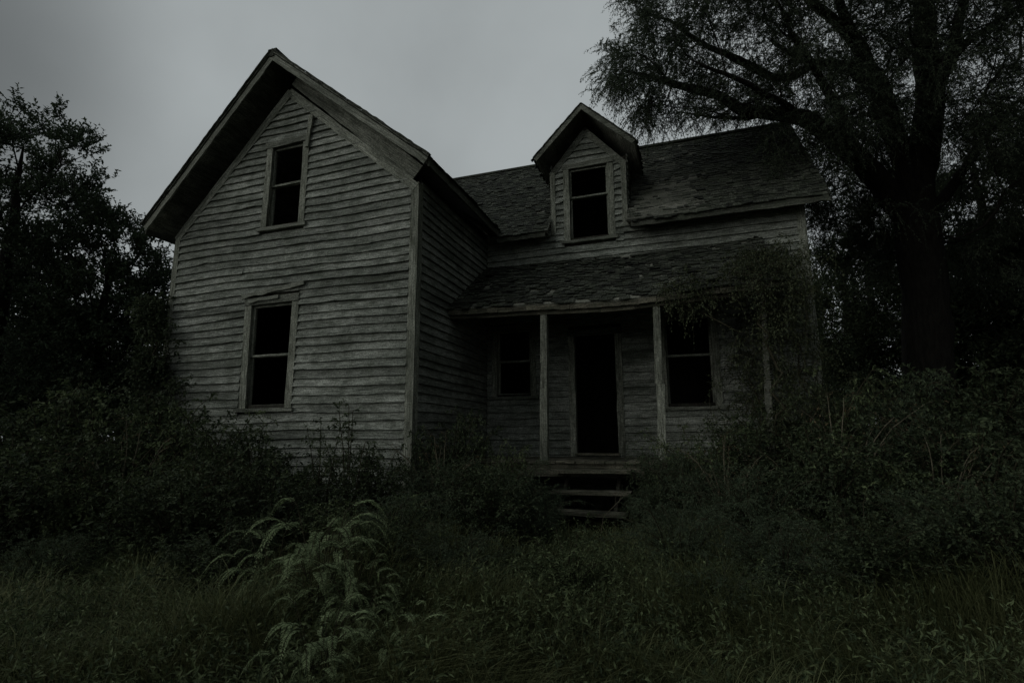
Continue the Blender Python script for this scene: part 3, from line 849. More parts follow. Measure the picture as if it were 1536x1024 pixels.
class Skeleton:
    def __init__(s): s.p = []; s.par = []; s.r0 = []; s.len = []
    def add(s, p, par, rmin=0.0):
        s.p.append(np.asarray(p, float)); s.par.append(par); s.r0.append(rmin)
        s.len.append(0 if par < 0 else s.len[par] + np.linalg.norm(s.p[-1] - s.p[par])); return len(s.p) - 1
    def path(s, pts, rads, par=-1, step=.35, g=None, jit=.03):
        pts = [np.asarray(p, float) for p in pts]
        if par >= 0:
            d0 = np.linalg.norm(s.p[par] - pts[0])
            if d0 > .05: pts = [s.p[par]] + pts; rads = [rads[0]] + list(rads)
        last = par if par >= 0 else s.add(pts[0], -1, rads[0])
        P_ = pts; 
        for i in range(len(P_) - 1):
            a0 = P_[max(i - 1, 0)]; a1 = P_[i]; a2 = P_[i + 1]; a3 = P_[min(i + 2, len(P_) - 1)]
            n = max(1, int(np.linalg.norm(a2 - a1) / step))
            for k in range(1, n + 1):
                t = k / n
                q = .5 * ((2 * a1) + (-a0 + a2) * t + (2 * a0 - 5 * a1 + 4 * a2 - a3) * t * t + (-a0 + 3 * a1 - 3 * a2 + a3) * t ** 3)
                if g is not None: q = q + g.normal(0, jit, 3)
                last = s.add(q, last, rads[i] + (rads[i + 1] - rads[i]) * t)
        return last
    def nearest(s, p): return int(np.argmin([np.linalg.norm(q - p) for q in s.p]))
    def grow(s, targets, g, alpha=.35, step=.35, curve=.12, first=0):
        tips = []
        root = s.p[first] 
        order = np.argsort([min(np.linalg.norm(t - q) for q in s.p[first::3]) for t in targets])
        for i in order:
            t = targets[i]
            A = np.array(s.p[first:]); Ln = np.array(s.len[first:])
            j = int(np.argmin(np.linalg.norm(A - t, axis=1) + alpha * Ln)) + first
            a = s.p[j]; d = t - a; L_ = np.linalg.norm(d)
            n = max(1, int(L_ / step)); last = j
            pd = unit(a - s.p[s.par[j]]) if s.par[j] >= 0 else np.array([0, 0, 1.])
            bow = pd * L_ * .22 + g.normal(0, curve * L_, 3)
            for k in range(1, n + 1):
                q = a + d * k / n + bow * math.sin(math.pi * k / n) * (1 - k / n * .5)
                last = s.add(q, last)
            tips.append(last)
        return tips
    def radii(s, tip=.008, e=2.4, cap=None):
        n = len(s.p); acc = np.zeros(n); r = np.zeros(n)
        for i in range(n - 1, -1, -1):
            v = acc[i] ** (1 / e) if acc[i] > 0 else tip
            r[i] = v
            if cap: r[i] = min(r[i], cap)
            if s.r0[i] > 0: r[i] = s.r0[i]
            if s.par[i] >= 0: acc[s.par[i]] += min(r[i], v) ** e
        return r
    def mesh(s, soup, r, sides=6, mi=0, thin=0):
        kids = [[] for _ in s.p]
        for i, p in enumerate(s.par):
            if p >= 0: kids[p].append(i)
        # chains: follow the thickest child
        start = [(i, None) for i, p in enumerate(s.par) if p < 0]
        while start:
            i, frm = start.pop()
            chain = ([frm] if frm is not None else []) + [i]
            rr = ([min(r[frm], r[i] * 1.15)] if frm is not None else []) + [r[i]]
            while kids[i]:
                ks = sorted(kids[i], key=lambda k: -r[k])
                for k in ks[1:]: start.append((k, i))
                i = ks[0]; chain.append(i); rr.append(r[i])
            if len(chain) > 1:
                sd = 3 if rr[0] < .012 else (5 if rr[0] < .05 else (8 if rr[0] < .2 else 12))
                tube(soup, [s.p[k] for k in chain], rr, sd, mi)

def blob_targets(g, blobs, n, shell=.55):
    """random points through ellipsoids, denser towards the skin"""
    vol = np.array([b[3] * b[4] * b[5] for b in blobs]); pr = vol / vol.sum(); out = []
    for _ in range(n):
        b = blobs[g.choice(len(blobs), p=pr)]
        d = unit(g.normal(size=3)); rr = (shell + (1 - shell) * g.random() ** .7)
        out.append(np.array(b[:3]) + d * rr * np.array(b[3:6]))
    return out
def tree(name, label, base, trunk_pts, trunk_r, blobs, ntar, ntw, k, ll, lw, seed, leaf, droop=.3, tl=.5, group=None, alpha=.3, tip=.009, up=.5, outw=1., spread=.9, cat='tree', bark_='bark'):
    g = np.random.default_rng(seed)
    root = thing(name, base, label, cat, group)
    base = np.array(base, float)
    sk = Skeleton()
    sk.path([base + np.array(p) for p in trunk_pts], trunk_r, g=g, jit=.02)
    tg = blob_targets(g, [(*(base + np.array(b[:3])), *b[3:]) for b in blobs], ntar)
    tips = sk.grow(tg, g, alpha=alpha, first=max(1, int(len(sk.p) * .35)))
    r = sk.radii(tip=tip, cap=max(trunk_r) * .8)
    s = Soup(); sk.mesh(s, r); s.build('trunk', bark_, root)
    cen = np.mean([np.array(b[:3]) + base for b in blobs], axis=0)
    T = np.array([sk.p[t] for t in tips])
    PP = np.repeat(T, ntw, 0) + g.normal(0, .10, (len(T) * ntw, 3))
    D = unit(unit(PP - cen) * outw + g.normal(size=PP.shape) * .8 + np.array([0, 0, up]))
    s = Soup(); twigs(s, g, PP, D, tl, k, ll, lw, droop, 0, 1, .004, spread)
    s.build('crown', [leaf, bark_], root)
    return root
def copy_tree(o, loc, rz, sc, label=None, group=None):
    c = o.copy(); C.objects.link(c); c.location = loc; c.rotation_euler = (0, 0, rz); c.scale = (sc, sc, sc) if np.isscalar(sc) else sc
    if label: c['label'] = label
    if group: c['group'] = group
    for ch in o.children:
        d = ch.copy(); C.objects.link(d); d.parent = c
    return c

# ---- great tree at the right, its limbs traced in space
def great_tree():
    g = np.random.default_rng(101)
    b = foot(1388, 11.0); 
    root = thing('spreading_tree', tuple(b), 'huge dark forked tree beside the house, its long limbs arching over the roof', 'tree')
    sk = Skeleton()
    top = sk.path([b - np.array([0, 0, .3]), at(1390, 560, 11), at(1388, 440, 11), at(1378, 365, 11), at(1372, 290, 11)], [.60, .44, .40, .40, .36], g=g, jit=.01)
    def limb(pts, r0, r1, frm=None):
        pts = [at(*p) for p in pts]
        j = sk.nearest(pts[0]) if frm is None else frm
        return sk.path(pts[1:], list(np.linspace(r0, r1, len(pts) - 1)), par=j, g=g, jit=.025)
    limb([(1378, 365, 11), (1350, 318, 11), (1320, 272, 10.9), (1287, 236, 10.8), (1252, 208, 10.6), (1208, 178, 10.5), (1164, 167, 10.5), (1111, 163, 10.5), (1076, 146, 10.6), (1010, 127, 10.7), (979, 114, 10.8), (935, 108, 10.9)], .25, .02)
    limb([(1372, 290, 11), (1352, 240, 11), (1333, 180, 11.1), (1309, 134, 11.2), (1274, 106, 11.2), (1243, 97, 11.3), (1205, 92, 11.4), (1160, 60, 11.5)], .20, .03)
    limb([(1287, 232, 10.8), (1262, 175, 10.7), (1240, 135, 10.5), (1221, 98, 10.4), (1190, 50, 10.2), (1170, 10, 10)], .10, .03)
    limb([(1352, 240, 11), (1330, 150, 10.8), (1296, 79, 10.5), (1274, 40, 10.3), (1258, -10, 10.2), (1240, -60, 10)], .16, .05)
    limb([(1372, 290, 11), (1385, 240, 11), (1392, 190, 11), (1394, 120, 11), (1392, 60, 11), (1388, 0, 11), (1380, -80, 11), (1370, -150, 11)], .30, .12)
    limb([(1394, 120, 11), (1410, 95, 10.9), (1430, 72, 10.8), (1441, 26, 10.7), (1452, -20, 10.6)], .15, .07)
    limb([(1394, 150, 11), (1418, 110, 11.2), (1449, 66, 11.4), (1485, 42, 11.6), (1530, 10, 11.8)], .10, .04)
    limb([(1382, 340, 11), (1412, 300, 11.2), (1440, 264, 11.4), (1485, 200, 11.6), (1530, 150, 11.8)], .12, .04)
    limb([(1243, 97, 11.3), (1163, 118, 11.2), (1110, 92, 11.2), (1085, 79, 11.2), (1041, 53, 11.2), (1005, 33, 11.3), (957, 13, 11.4)], .09, .015)
    limb([(1296, 79, 10.5), (1240, 20, 10), (1180, -20, 9.6), (1100, -40, 9.4)], .09, .03)
    limb([(1208, 178, 10.5), (1150, 140, 10.0), (1090, 110, 9.7), (1030, 90, 9.6)], .06, .015)
    limb([(1164, 167, 10.5), (1120, 178, 10.8), (1070, 176, 11.0), (1020, 170, 11.2)], .045, .012)
    # targets inside the seen outline of the crown, spread in depth
    poly = [(892, 120), (905, 85), (930, 40), (935, -40), (1100, -200), (1400, -260), (1700, -200), (1750, 60), (1700, 260), (1560, 300), (1470, 250), (1430, 200), (1330, 190), (1230, 190), (1180, 172), (1120, 178), (1040, 184), (985, 192), (945, 178), (915, 150)]
    def inside(x, y):
        c = False
        for i in range(len(poly)):
            x1, y1 = poly[i]; x2, y2 = poly[i - 1]
            if (y1 > y) != (y2 > y) and x < (x2 - x1) * (y - y1) / (y2 - y1) + x1: c = not c
        return c
    tg = []
    while len(tg) < 1960:
        x, y = g.uniform(885, 1750), g.uniform(-260, 305)
        if 1330 <= len(tg) < 1590:
            f_ = g.random() < .04
            if g.random() < .17: tg.append(at(g.uniform(1150, 1275), g.uniform(175, 320), g.uniform(9.6, 10.5))); continue
            tg.append(at(g.uniform(1280, 1600), g.uniform(180, 430), g.uniform(9.4, 10.3) if f_ else g.uniform(11.6, 14.0))); continue
        if 1150 <= len(tg) < 1330:
            tg.append(at(g.uniform(1205, 1345), g.uniform(190, 400), g.uniform(11.6, 13.2))); continue
        if not inside(x, y): continue
        edge = x < 1200 
        d = g.uniform(9.6, 11.8) if edge else g.uniform(8.6, 13.5)
        if x > 1560 and g.random() < .5: continue
        tg.append(at(x, y, d))
    tips = sk.grow(tg, g, alpha=.22, step=.3, curve=.10, first=14)
    r = sk.radii(tip=.007, cap=.3)
    s = Soup(); sk.mesh(s, r); s.build('trunk', 'bark', root)
    T = np.array([sk.p[t] for t in tips]); Tp = np.array([sk.p[sk.par[t]] for t in tips])
    ntw = 16
    PP = np.repeat(T + (Tp - T) * .5, ntw, 0) + g.normal(0, .13, (len(T) * ntw, 3))
    D = unit(np.repeat(unit(T - Tp), ntw, 0) * .8 + g.normal(size=PP.shape) * .75 + np.array([0, 0, .15]))
    s = Soup(); twigs(s, g, PP, D, .42, 34, .048, .0135, .60, 0, 1, .003, .8)
    s.build('crown', ['leaf_willow', 'bark'], root)
great_tree()

# ---- left hand trees
def on(px, d): 
    p = foot(px, d); return (float(p[0]), float(p[1]), float(p[2]))
tree('leafy_tree', 'tall dark leafy tree at the far left, its crown rising highest on that side', on(-40, 10.5),
     [(0, 0, -.2), (.1, 0, 1.5), (0, .1, 3.2), (.1, 0, 5.0), (0, 0, 7.0)], [.24, .2, .17, .12, .05],
     [(.25, 0, 6.5, 1.5, 1.7, 2.1), (-1.5, .6, 6.4, 2.0, 1.8, 2.0), (.5, -.2, 3.2, 1.6, 1.6, 1.6), (-1.5, 0, 3.0, 1.8, 1.6, 1.6)],
     330, 18, 14, .075, .042, 201, 'leaf_tree', droop=.15, tl=.40)
tree('leafy_tree', 'lower round leafy tree standing between the tall left tree and the gable wall', on(128, 11.0),
     [(0, 0, -.2), (.05, 0, 1.2), (0, .1, 2.6), (.1, 0, 4.0), (0, 0, 5.0)], [.18, .15, .12, .09, .04],
     [(-.05, 0, 4.75, 1.2, 1.5, 1.65), (.35, 0, 3.9, 1.1, 1.3, 1.3), (-.6, .2, 2.8, 1.5, 1.5, 1.3), (.25, 0, 2.6, 1.1, 1.3, 1.0)],
     280, 18, 14, .075, .042, 202, 'leaf_tree', droop=.15, tl=.36)
tree('leafy_tree', 'slender light leafed young tree in the gap beside the left corner of the house', on(215, 12.5),
     [(0, 0, -.2), (.05, 0, 1.2), (0, .1, 2.4), (.1, 0, 3.6)], [.07, .06, .05, .03],
     [(.0, 0, 3.3, .95, 1.0, 1.5), (.2, 0, 2.0, 1.2, 1.0, .9)],
     110, 14, 13, .07, .035, 203, 'leaf_fine', droop=.2, tl=.36)

# ---- trees behind and beside, one built and then copied
bt = tree('background_tree', 'dark tree behind the great trunk, seen beside the right end of the roof', on(1290, 19),
     [(0, 0, -.2), (.1, 0, 2), (0, .1, 4.2), (.1, 0, 6.5), (0, 0, 8)], [.22, .19, .16, .10, .05],
     [(0, 0, 6.2, 2.4, 2.2, 2.6), (.8, 0, 3.6, 2.2, 2.0, 1.8), (-1.0, .3, 3.2, 1.8, 1.8, 1.9)],
     230, 14, 13, .10, .055, 211, 'leaf_dark', droop=.25, tl=.55, group='dark trees standing behind the house')
BG = [(1330, 15.5, .86, 'dark tree close behind the right end of the house, filling the space below its eave'),
      (1440, 15, 1.1, 'dark thin trunked tree just right of the great trunk'),
      (1530, 14, 1.12, 'dark tree at the right edge beyond the great trunk'),
      (1620, 13, 1.0, 'dark tree cut by the right edge, nearest of those behind'),
      (1250, 23, 1.0, 'far dark tree showing past the right corner of the house'),
      (1490, 23, 1.2, 'far dark tree between the great trunk and the right edge'),
      (20, 18, .95, 'dark tree behind the tall tree at the far left'),
      (110, 20, .72, 'dark tree behind the round tree on the left'),
      (-90, 15, .9, 'dark tree cut by the left edge')]
for i, (px, d, sc, lb) in enumerate(BG):
    copy_tree(bt, on(px, d), i * 1.9 + .6, sc, lb)

# ---- shrubs
def shrub_mesh(g, h, rad, stems, k, ll, lw, arch=.5, sub=9, spray=.26, leaf=9):
    st = Soup(); lf = Soup(); P_ = []; D_ = []
    for i in range(stems):
        a = g.uniform(0, 6.283); lean = g.uniform(.1, 1) * rad
        hh = h * g.uniform(.55, 1.05)
        b = np.array([math.cos(a), math.sin(a), 0]) * g.uniform(0, .18) * rad
        o = np.array([math.cos(a), math.sin(a), 0])
        t = np.linspace(0, 1, 8)[:, None]
        pts = b + o * lean * (t ** 1.6) + np.array([0, 0, 1.]) * hh * (t * (1 + arch) - arch * t ** 2.4) + np.cumsum(g.normal(0, .012, (8, 3)), 0)
        tube(st, pts, np.linspace(.011, .003, 8) * (h / 1.6 + .3), 4)
        for q in np.linspace(.22, 1, sub):
            j = q * 7; i0 = min(int(j), 6); p = pts[i0] + (pts[i0 + 1] - pts[i0]) * (j - i0)
            for _ in range(2):
                P_.append(p); D_.append(unit(o * .5 + g.normal(size=3) * .8 + np.array([0, 0, .35])))
    twigs(lf, g, np.array(P_), np.array(D_), spray, leaf, ll, lw, .35, 0, 1, .0025, .8)
    return st, lf
def shrub_proto(name, seed, label, cat, leafm, loc, **k):
    g = np.random.default_rng(seed); st, lf = shrub_mesh(g, **k)
    r_ = bpy.data.objects.new(name, None); C.objects.link(r_); r_['category'] = cat; r_['label'] = label
    r_.location = loc
    o = bpy.data.objects.new('stems', st.mesh('stems', ['dry' if name == 'dead_canes' else 'stem'])); C.objects.link(o); o.parent = r_
    o = bpy.data.objects.new('foliage', lf.mesh('foliage', [leafm, 'stem'])); C.objects.link(o); o.parent = r_
    return r_
PROTO = {}
def put(kind, px, d, sc, rz, label, group=None):
    loc = on(px, d)
    spec = KINDS_[kind]
    if kind not in PROTO:
        o = shrub_proto(spec[0], spec[1], label, spec[2], spec[3], loc, **spec[4]); PROTO[kind] = o
    else: o = copy_tree(PROTO[kind], loc, rz, 1, label)
    o.location = loc; o.rotation_euler = (0, 0, rz); o.scale = (sc, sc, sc) if np.isscalar(sc) else sc
    o['label'] = label
    if group: o['group'] = group
    return o
KINDS_ = {
    'bramble': ('bramble_shrub', 301, 'shrub', 'leaf_shrub', dict(h=1.6, rad=1.0, stems=34, k=0, ll=.050, lw=.026, sub=10, spray=.24, leaf=11)),
    'bramble_b': ('bramble_shrub', 302, 'shrub', 'leaf_dark', dict(h=1.7, rad=.9, stems=38, k=0, ll=.055, lw=.030, sub=10, spray=.22, leaf=11)),
    'feather': ('feathery_shrub', 303, 'shrub', 'leaf_fine', dict(h=1.2, rad=.95, stems=38, k=0, ll=.034, lw=.008, sub=12, spray=.28, leaf=24, arch=.8)),
    'canes': ('dead_canes', 305, 'brush', 'leaf_dry', dict(h=1.4, rad=.7, stems=13, k=0, ll=.04, lw=.016, sub=6, spray=.22, leaf=2, arch=.5)),
    'sapling': ('sapling', 304, 'sapling', 'leaf_dark', dict(h=1.5, rad=.30, stems=6, k=0, ll=.05, lw=.022, sub=11, spray=.14, leaf=8, arch=.1)),
}
SHRUBS = [
 # left bank
 ('bramble', -20, 7.0, (1.25, 1.25, 1.20), .2, 'tall bramble shrub at the left edge of the yard'),
 ('bramble_b', 70, 7.2, (1.2, 1.2, 1.18), 1.2, 'dark shrub second from the left edge, under the tall left tree'),
 ('bramble', 150, 7.4, (1.15, 1.15, 1.18), 2.2, 'full green bramble below the round left tree'),
 ('bramble_b', 235, 7.2, (1.1, 1.1, 1.10), 3.1, 'dark shrub standing just left of the gable wall corner'),
 ('bramble', 310, 6.9, (.95, .95, 1.04), 4.4, 'bramble against the gable wall left of the lower window'),
 ('bramble_b', 385, 6.6, (.85, .85, .86), 5.2, 'dark shrub under the lower gable window'),
 ('bramble', 452, 6.5, (.7, .7, .74), .9, 'small bramble right of the lower gable window sill'),
 ('bramble_b', 560, 6.5, (.72, .72, .66), 2.9, 'low dark shrub near the right end of the gable wall'),
 ('bramble_b', 20, 5.6, (1.05, 1.05, .85), 2.0, 'lower dark shrub in front of the left edge bramble'),
 ('bramble', 160, 5.8, (1.0, 1.0, .82), 3.6, 'mid height bramble in front of the left bank'),
 ('bramble_b', 290, 5.6, (.9, .9, .72), 1.5, 'dark low shrub in front of the gable wall, left half'),
 ('bramble_b', 410, 5.5, (.8, .8, .62), 4.9, 'dark low shrub in the middle of the gable wall front'),
 # before the side wall and porch
 ('bramble_b', 680, 7.6, (.75, .75, .95), .4, 'dark shrub filling the corner between side wall and porch'),
 ('bramble', 735, 7.4, (.65, .65, .80), 1.9, 'bramble in front of the small porch window'),
 ('feather', 655, 6.4, (.8, .8, .85), 2.5, 'feathery shrub at the foot of the house corner'),
 ('feather', 760, 6.6, (.75, .75, .80), 3.5, 'feathery shrub left of the porch steps'),
 ('feather', 1022, 6.9, (.85, .85, .92), 4.5, 'feathery shrub right of the porch steps'),
 ('bramble', 1050, 7.2, (.75, .75, .85), 5.5, 'bramble in front of the porch right of its middle post'),
 # right bank
 ('bramble_b', 1130, 7.3, (.9, .9, .95), .7, 'dark shrub around the foot of the right porch post'),
 ('bramble', 1230, 7.4, (1.0, 1.0, 1.30), 1.7, 'tall bramble bulging beyond the right porch post'),
 ('feather', 1310, 7.2, (1.2, 1.2, 1.60), 2.7, 'tall feathery shrub in front of the great trunk'),
 ('bramble_b', 1400, 7.6, (1.2, 1.2, 1.25), 3.7, 'dark shrub hiding the base of the great trunk'),
 ('bramble_b', 1500, 7.6, (1.3, 1.3, 1.30), 4.7, 'dark shrub right of the great trunk'),
 ('bramble_b', 1590, 6.8, (1.3, 1.3, 1.2), 5.7, 'dark shrub cut by the right edge'),
 ('feather', 1120, 6.0, (.95, .95, .80), 1.1, 'low feathery shrub in the right half of the yard'),
 ('bramble_b', 1230, 6.0, (.9, .9, .80), 2.1, 'low dark shrub in front of the tall right bramble'),
 ('bramble', 1340, 5.8, (1.0, 1.0, .80), 3.1, 'low bramble in the yard below the great trunk'),
 ('bramble_b', 1450, 5.8, (1.1, 1.1, .90), 4.1, 'low dark shrub at the right of the yard'),
 ('feather', 100, 4.9, (.62, .62, .50), .6, 'low feathery clump in the left grass, in front of the dark bank'),
 ('bramble_b', 345, 4.7, (.6, .6, .42), 1.4, 'low dark clump between the left bank and the pale foreground weeds'),
 ('feather', 600, 5.2, (.7, .7, .62), 2.4, 'low feathery clump in the grass below the house corner'),
 ('feather', 690, 4.8, (.6, .6, .45), 3.3, 'small feathery clump in the grass left of the steps'),
 ('bramble_b', 730, 5.9, (.7, .7, .60), 4.2, 'dark low clump in front of the left porch shrubs'),
 ('feather', 800, 6.2, (.5, .5, .50), 5.1, 'small feathery clump beside the left end of the steps'),
 ('feather', 1010, 5.1, (.7, .7, .62), .5, 'low feathery clump right of the steps, nearer the camera'),
 ('feather', 1150, 4.7, (.75, .75, .60), 1.6, 'low feathery clump in the middle of the right yard'),
 ('bramble_b', 1270, 4.6, (.65, .65, .50), 2.6, 'low dark clump in the right yard grass'),
 ('feather', 1390, 4.9, (.8, .8, .70), 3.8, 'feathery clump in the grass at the far right'),
 ('feather', 1060, 4.0, (.5, .5, .40), 4.6, 'smallest feathery clump, low in the right foreground grass'),
 ('bramble_b', 1490, 4.4, (.7, .7, .60), 5.4, 'dark clump in the bottom right grass'),
 ('canes', 200, 6.4, (1, 1, 1.15), .3, 'bare dead canes sticking out of the left bank'),
 ('canes', 350, 6.0, (.8, .8, .85), 1.3, 'bare dead canes below the lower gable window'),
 ('canes', 660, 6.9, (.8, .8, 1.0), 2.3, 'bare dead canes at the foot of the side wall'),
 ('canes', 1085, 6.3, (.8, .8, .95), 3.3, 'bare dead canes in front of the right porch window'),
 ('canes', 1260, 6.5, (1.1, 1.1, 1.3), 4.3, 'tall bare dead canes in front of the great trunk'),
 ('canes', 1400, 5.6, (.9, .9, 1.0), 5.3, 'bare dead canes at the far right of the yard'),
 ('feather', 812, 6.9, (.42, .42, .50), 1.0, 'small feathery clump hiding the left end of the lowest step'),
 ('feather', 962, 6.9, (.42, .42, .58), 2.0, 'small feathery clump hiding the right end of the lowest step'),
 ('bramble_b', 975, 7.3, (.40, .40, .62), 3.0, 'small dark clump against the porch edge right of the steps'),
 ('bramble', 560, 4.9, (.6, .6, .48), 3.9, 'low green clump behind the pale foreground weeds'),
 ('bramble', 850, 4.6, (.5, .5, .36), 4.9, 'low green clump in the grass in front of the steps'),
 ('sapling', 528, 6.35, (1, 1, 1.12), .3, 'thin sapling with small leaves against the pale boards right of the lower window'),
 ('sapling', 487, 6.35, (.8, .8, 1.0), 2.3, 'shorter thin sapling left of the other one on the gable wall'),
]
for t in SHRUBS: put(t[0], t[1], t[2], t[3], t[4], t[5])

# ---- climbing vines
def vine(label, base, targets, seed, ntw=7, k=9, ll=.055, lw=.036, tl=.22, droop=.6, leafm='leaf_vine'):
    g = np.random.default_rng(seed)
    root = thing('climbing_vine', tuple(base), label, 'vine')
    sk = Skeleton(); base = np.array(base, float)
    sk.path([base, base + np.array([0, 0, .5])], [.03, .025], g=g)
    tips = sk.grow(targets, g, alpha=.15, step=.2, curve=.12)
    r = sk.radii(tip=.004, cap=.025); s = Soup(); sk.mesh(s, r); s.build('stems', 'stem', root)
    T = np.array([sk.p[t] for t in tips])
    PP = np.repeat(T, ntw, 0) + g.normal(0, .06, (len(T) * ntw, 3)); D = unit(g.normal(size=PP.shape) + np.array([0, -.4, .1]))
    s = Soup(); twigs(s, g, PP, D, tl, k, ll, lw, droop, 0, 1, .0025, .9); s.build('foliage', [leafm, 'stem'], root)
g = np.random.default_rng(77); tg = []
def roofz(y): return PZ + (y - PW) * (PT - PZ) / (WM - PW)
for _ in range(190):                                   # hanging curtain and column by the right post
    z = g.uniform(.6, 4.0); w_ = .42 - .12 * (z > 2.6); tg.append(np.array([1.18 + g.normal(0, w_), g.uniform(7.7, 8.4), z]))
for _ in range(75):
    y = g.uniform(7.8, 9.0); x = g.uniform(.35 + (y - 7.8) * .45, 1.5); tg.append(np.array([x, y, roofz(y) + g.uniform(.03, .22)]))
for _ in range(22): tg.append(np.array([g.uniform(-.35, .5), g.uniform(7.8, 8.1), g.uniform(3.2, 3.85)]))
for _ in range(170): tg.append(np.array([g.uniform(.62, 2.0), g.uniform(9.3, 9.75), g.uniform(1.0, 4.5)]))
vine('thick leafy vine smothering the right end of the porch and its corner post', (1.3, 7.9, .1), tg, 401, ntw=7, k=10, ll=.042, lw=.022, tl=.28, droop=.9)
tg = []
for _ in range(230):
    z = g.uniform(.3, 3.9); x = -8.85 + abs(g.normal(0, .55)) * max(.12, (3.9 - z) * .42)
    tg.append(np.array([x - g.uniform(0, .35), g.uniform(6.55, 6.85), z]))
vine('dark leafy vine climbing the left corner of the gable wall', (-8.9, 6.7, .1), tg, 402, leafm='leaf_dark')

# ---- pale feathery weeds in the foreground
def frond(s, g, p, o, ln, droop, pin=24):
    """a fern like frond: arching rib with two combs of narrow leaflets, longest a third of the way out"""
    t = np.linspace(0, 1, 11)[:, None]
    sd = unit(np.cross(o, [0, 0, 1.]))
    pts = p + o * ln * .80 * t ** .9 + np.array([0, 0, 1.]) * ln * (.75 * t - droop * t ** 2.2) + sd * g.normal(0, .05) * t ** 2
    tube(s, pts, np.linspace(.0032, .0008, 11), 3, 1)
    tt = np.linspace(.14, .99, pin)
    P_ = np.stack([np.interp(tt * 10, np.arange(11), pts[:, i]) for i in range(3)], 1)
    tan = unit(np.stack([np.interp(tt * 10, np.arange(11), np.gradient(pts[:, i])) for i in range(3)], 1))
    w_ = ln * .105 * np.sin(np.pi * np.clip(tt, 0, 1) ** .75) + .008
    for sg in (-1, 1):
        D = unit(tan * .62 + sd * sg * .85 + g.normal(size=(pin, 3)) * .07 - np.array([0, 0, .18]))
        leaves(s, P_, D, np.cross(D, tan) * sg + g.normal(size=P_.shape) * .15, w_, w_ * .16 + .003, 0)
        for k in (.35, .6, .82):                     # leaflets are themselves feathered
            Q = P_ + D * (w_ * k)[:, None]
            for s2 in (-1, 1):
                leaves(s, Q, unit(D * .7 + tan * s2 * .7 + g.normal(size=P_.shape) * .15), g.normal(size=P_.shape) * .2 + np.array([0, -.3, 1.]), w_ * .28, w_ * .08 + .002, 0)
def weed(seed, n, h, rad):
    g = np.random.default_rng(seed); s = Soup()
    for i in range(n):
        a = 6.283 * i / n + g.uniform(-.3, .3); o = np.array([math.cos(a), math.sin(a), 0])
        hb = h * g.uniform(.45, 1.0); lean = rad * g.uniform(.15, .8)
        b0 = o * .03; t = np.linspace(0, 1, 6)[:, None]
        st = b0 + o * lean * t ** 1.6 + np.array([0, 0, hb]) * t
        tube(s, st, np.linspace(.005, .003, 6), 4, 1)
        frond(s, g, st[5], o, g.uniform(.28, .46), g.uniform(.7, 1.3))
        for q in (2, 3, 4):
            oo = unit(o * .5 + g.normal(size=3) * np.array([1, 1, 0])); oo[2] = 0
            frond(s, g, st[q], unit(oo), g.uniform(.26, .46), g.uniform(.7, 1.1))
    return s.mesh('feathery_weed', ['leaf_pale', 'stem'])
WM_ = [weed(501, 14, .86, .40), weed(502, 9, .78, .34)]
WEEDS = [(492, 4.0, 1.08, 0, 'largest pale feathery weed in the foreground grass'),
         (425, 4.3, .86, 1, 'pale feathery weed just left of the largest foreground one'),
         (545, 3.8, .80, 1, 'pale feathery weed just right of the largest foreground one'),
         (230, 5.3, .62, 1, 'small feathery weed in front of the left bank'),
         (600, 3.2, .55, 1, 'small feathery weed low near the bottom, below the house corner'),
         (500, 3.0, .66, 0, 'feathery weed at the bottom edge under the largest one')]
for i, (px, d, sc, k, lb) in enumerate(WEEDS):
    o = thing('feathery_weed', on(px, d), lb, 'weed', 'pale feathery weeds in the grass', WM_[k])
    o.rotation_euler = (0, 0, i * 1.3); o.scale = (sc, sc, sc)

# ---- dry stalks
STK = [(905, 775, 945, 735, 6.0, 'dry stalk leaning right beside the porch steps'), (1040, 735, 1058, 770, 6.3, 'dry stalk leaning left in front of the porch'),
       (1078, 740, 1090, 700, 6.6, 'thin dry stalk below the right porch window'), (960, 790, 985, 830, 5.2, 'dry stalk bent towards the steps, nearer the camera'),
       (970, 885, 995, 925, 4.2, 'pale dry stalk in the grass below the steps'), (1292, 880, 1312, 905, 4.4, 'short dry stalk lying left in the right of the yard'),
       (1312, 905, 1318, 868, 4.4, 'short dry stalk standing right of the lying one'), (640, 905, 655, 840, 4.3, 'dry stalk upright below the house corner'),
       (870, 880, 885, 820, 4.8, 'dry stalk upright in the middle of the yard')]
g = np.random.default_rng(8)
for (x0, y0, x1, y1, d, lb) in STK:
    hi, lo_ = (at(x0, y0, d), at(x1, y1, d)) if y0 < y1 else (at(x1, y1, d), at(x0, y0, d))
    b = lo_ + (lo_ - hi) * .0; b = np.array([lo_[0], lo_[1], ground_z(lo_[0], lo_[1])])
    pts = [b, b + (lo_ - b) * .6 + g.normal(0, .02, 3), lo_, (lo_ + hi) / 2 + g.normal(0, .008, 3), hi]
    s = Soup(); tube(s, pts, [.004, .004, .0035, .003, .0015], 4)
    for _ in range(3):
        q = lo_ + (hi - lo_) * g.uniform(.3, .95); tube(s, [q, q + g.normal(0, .04, 3) + np.array([0, 0, .03])], [.0018, .0008], 3)
    o = s.build('dry_stalk', 'dry', origin=b); tag(o, lb, 'stalk', 'dry stalks in the yard')

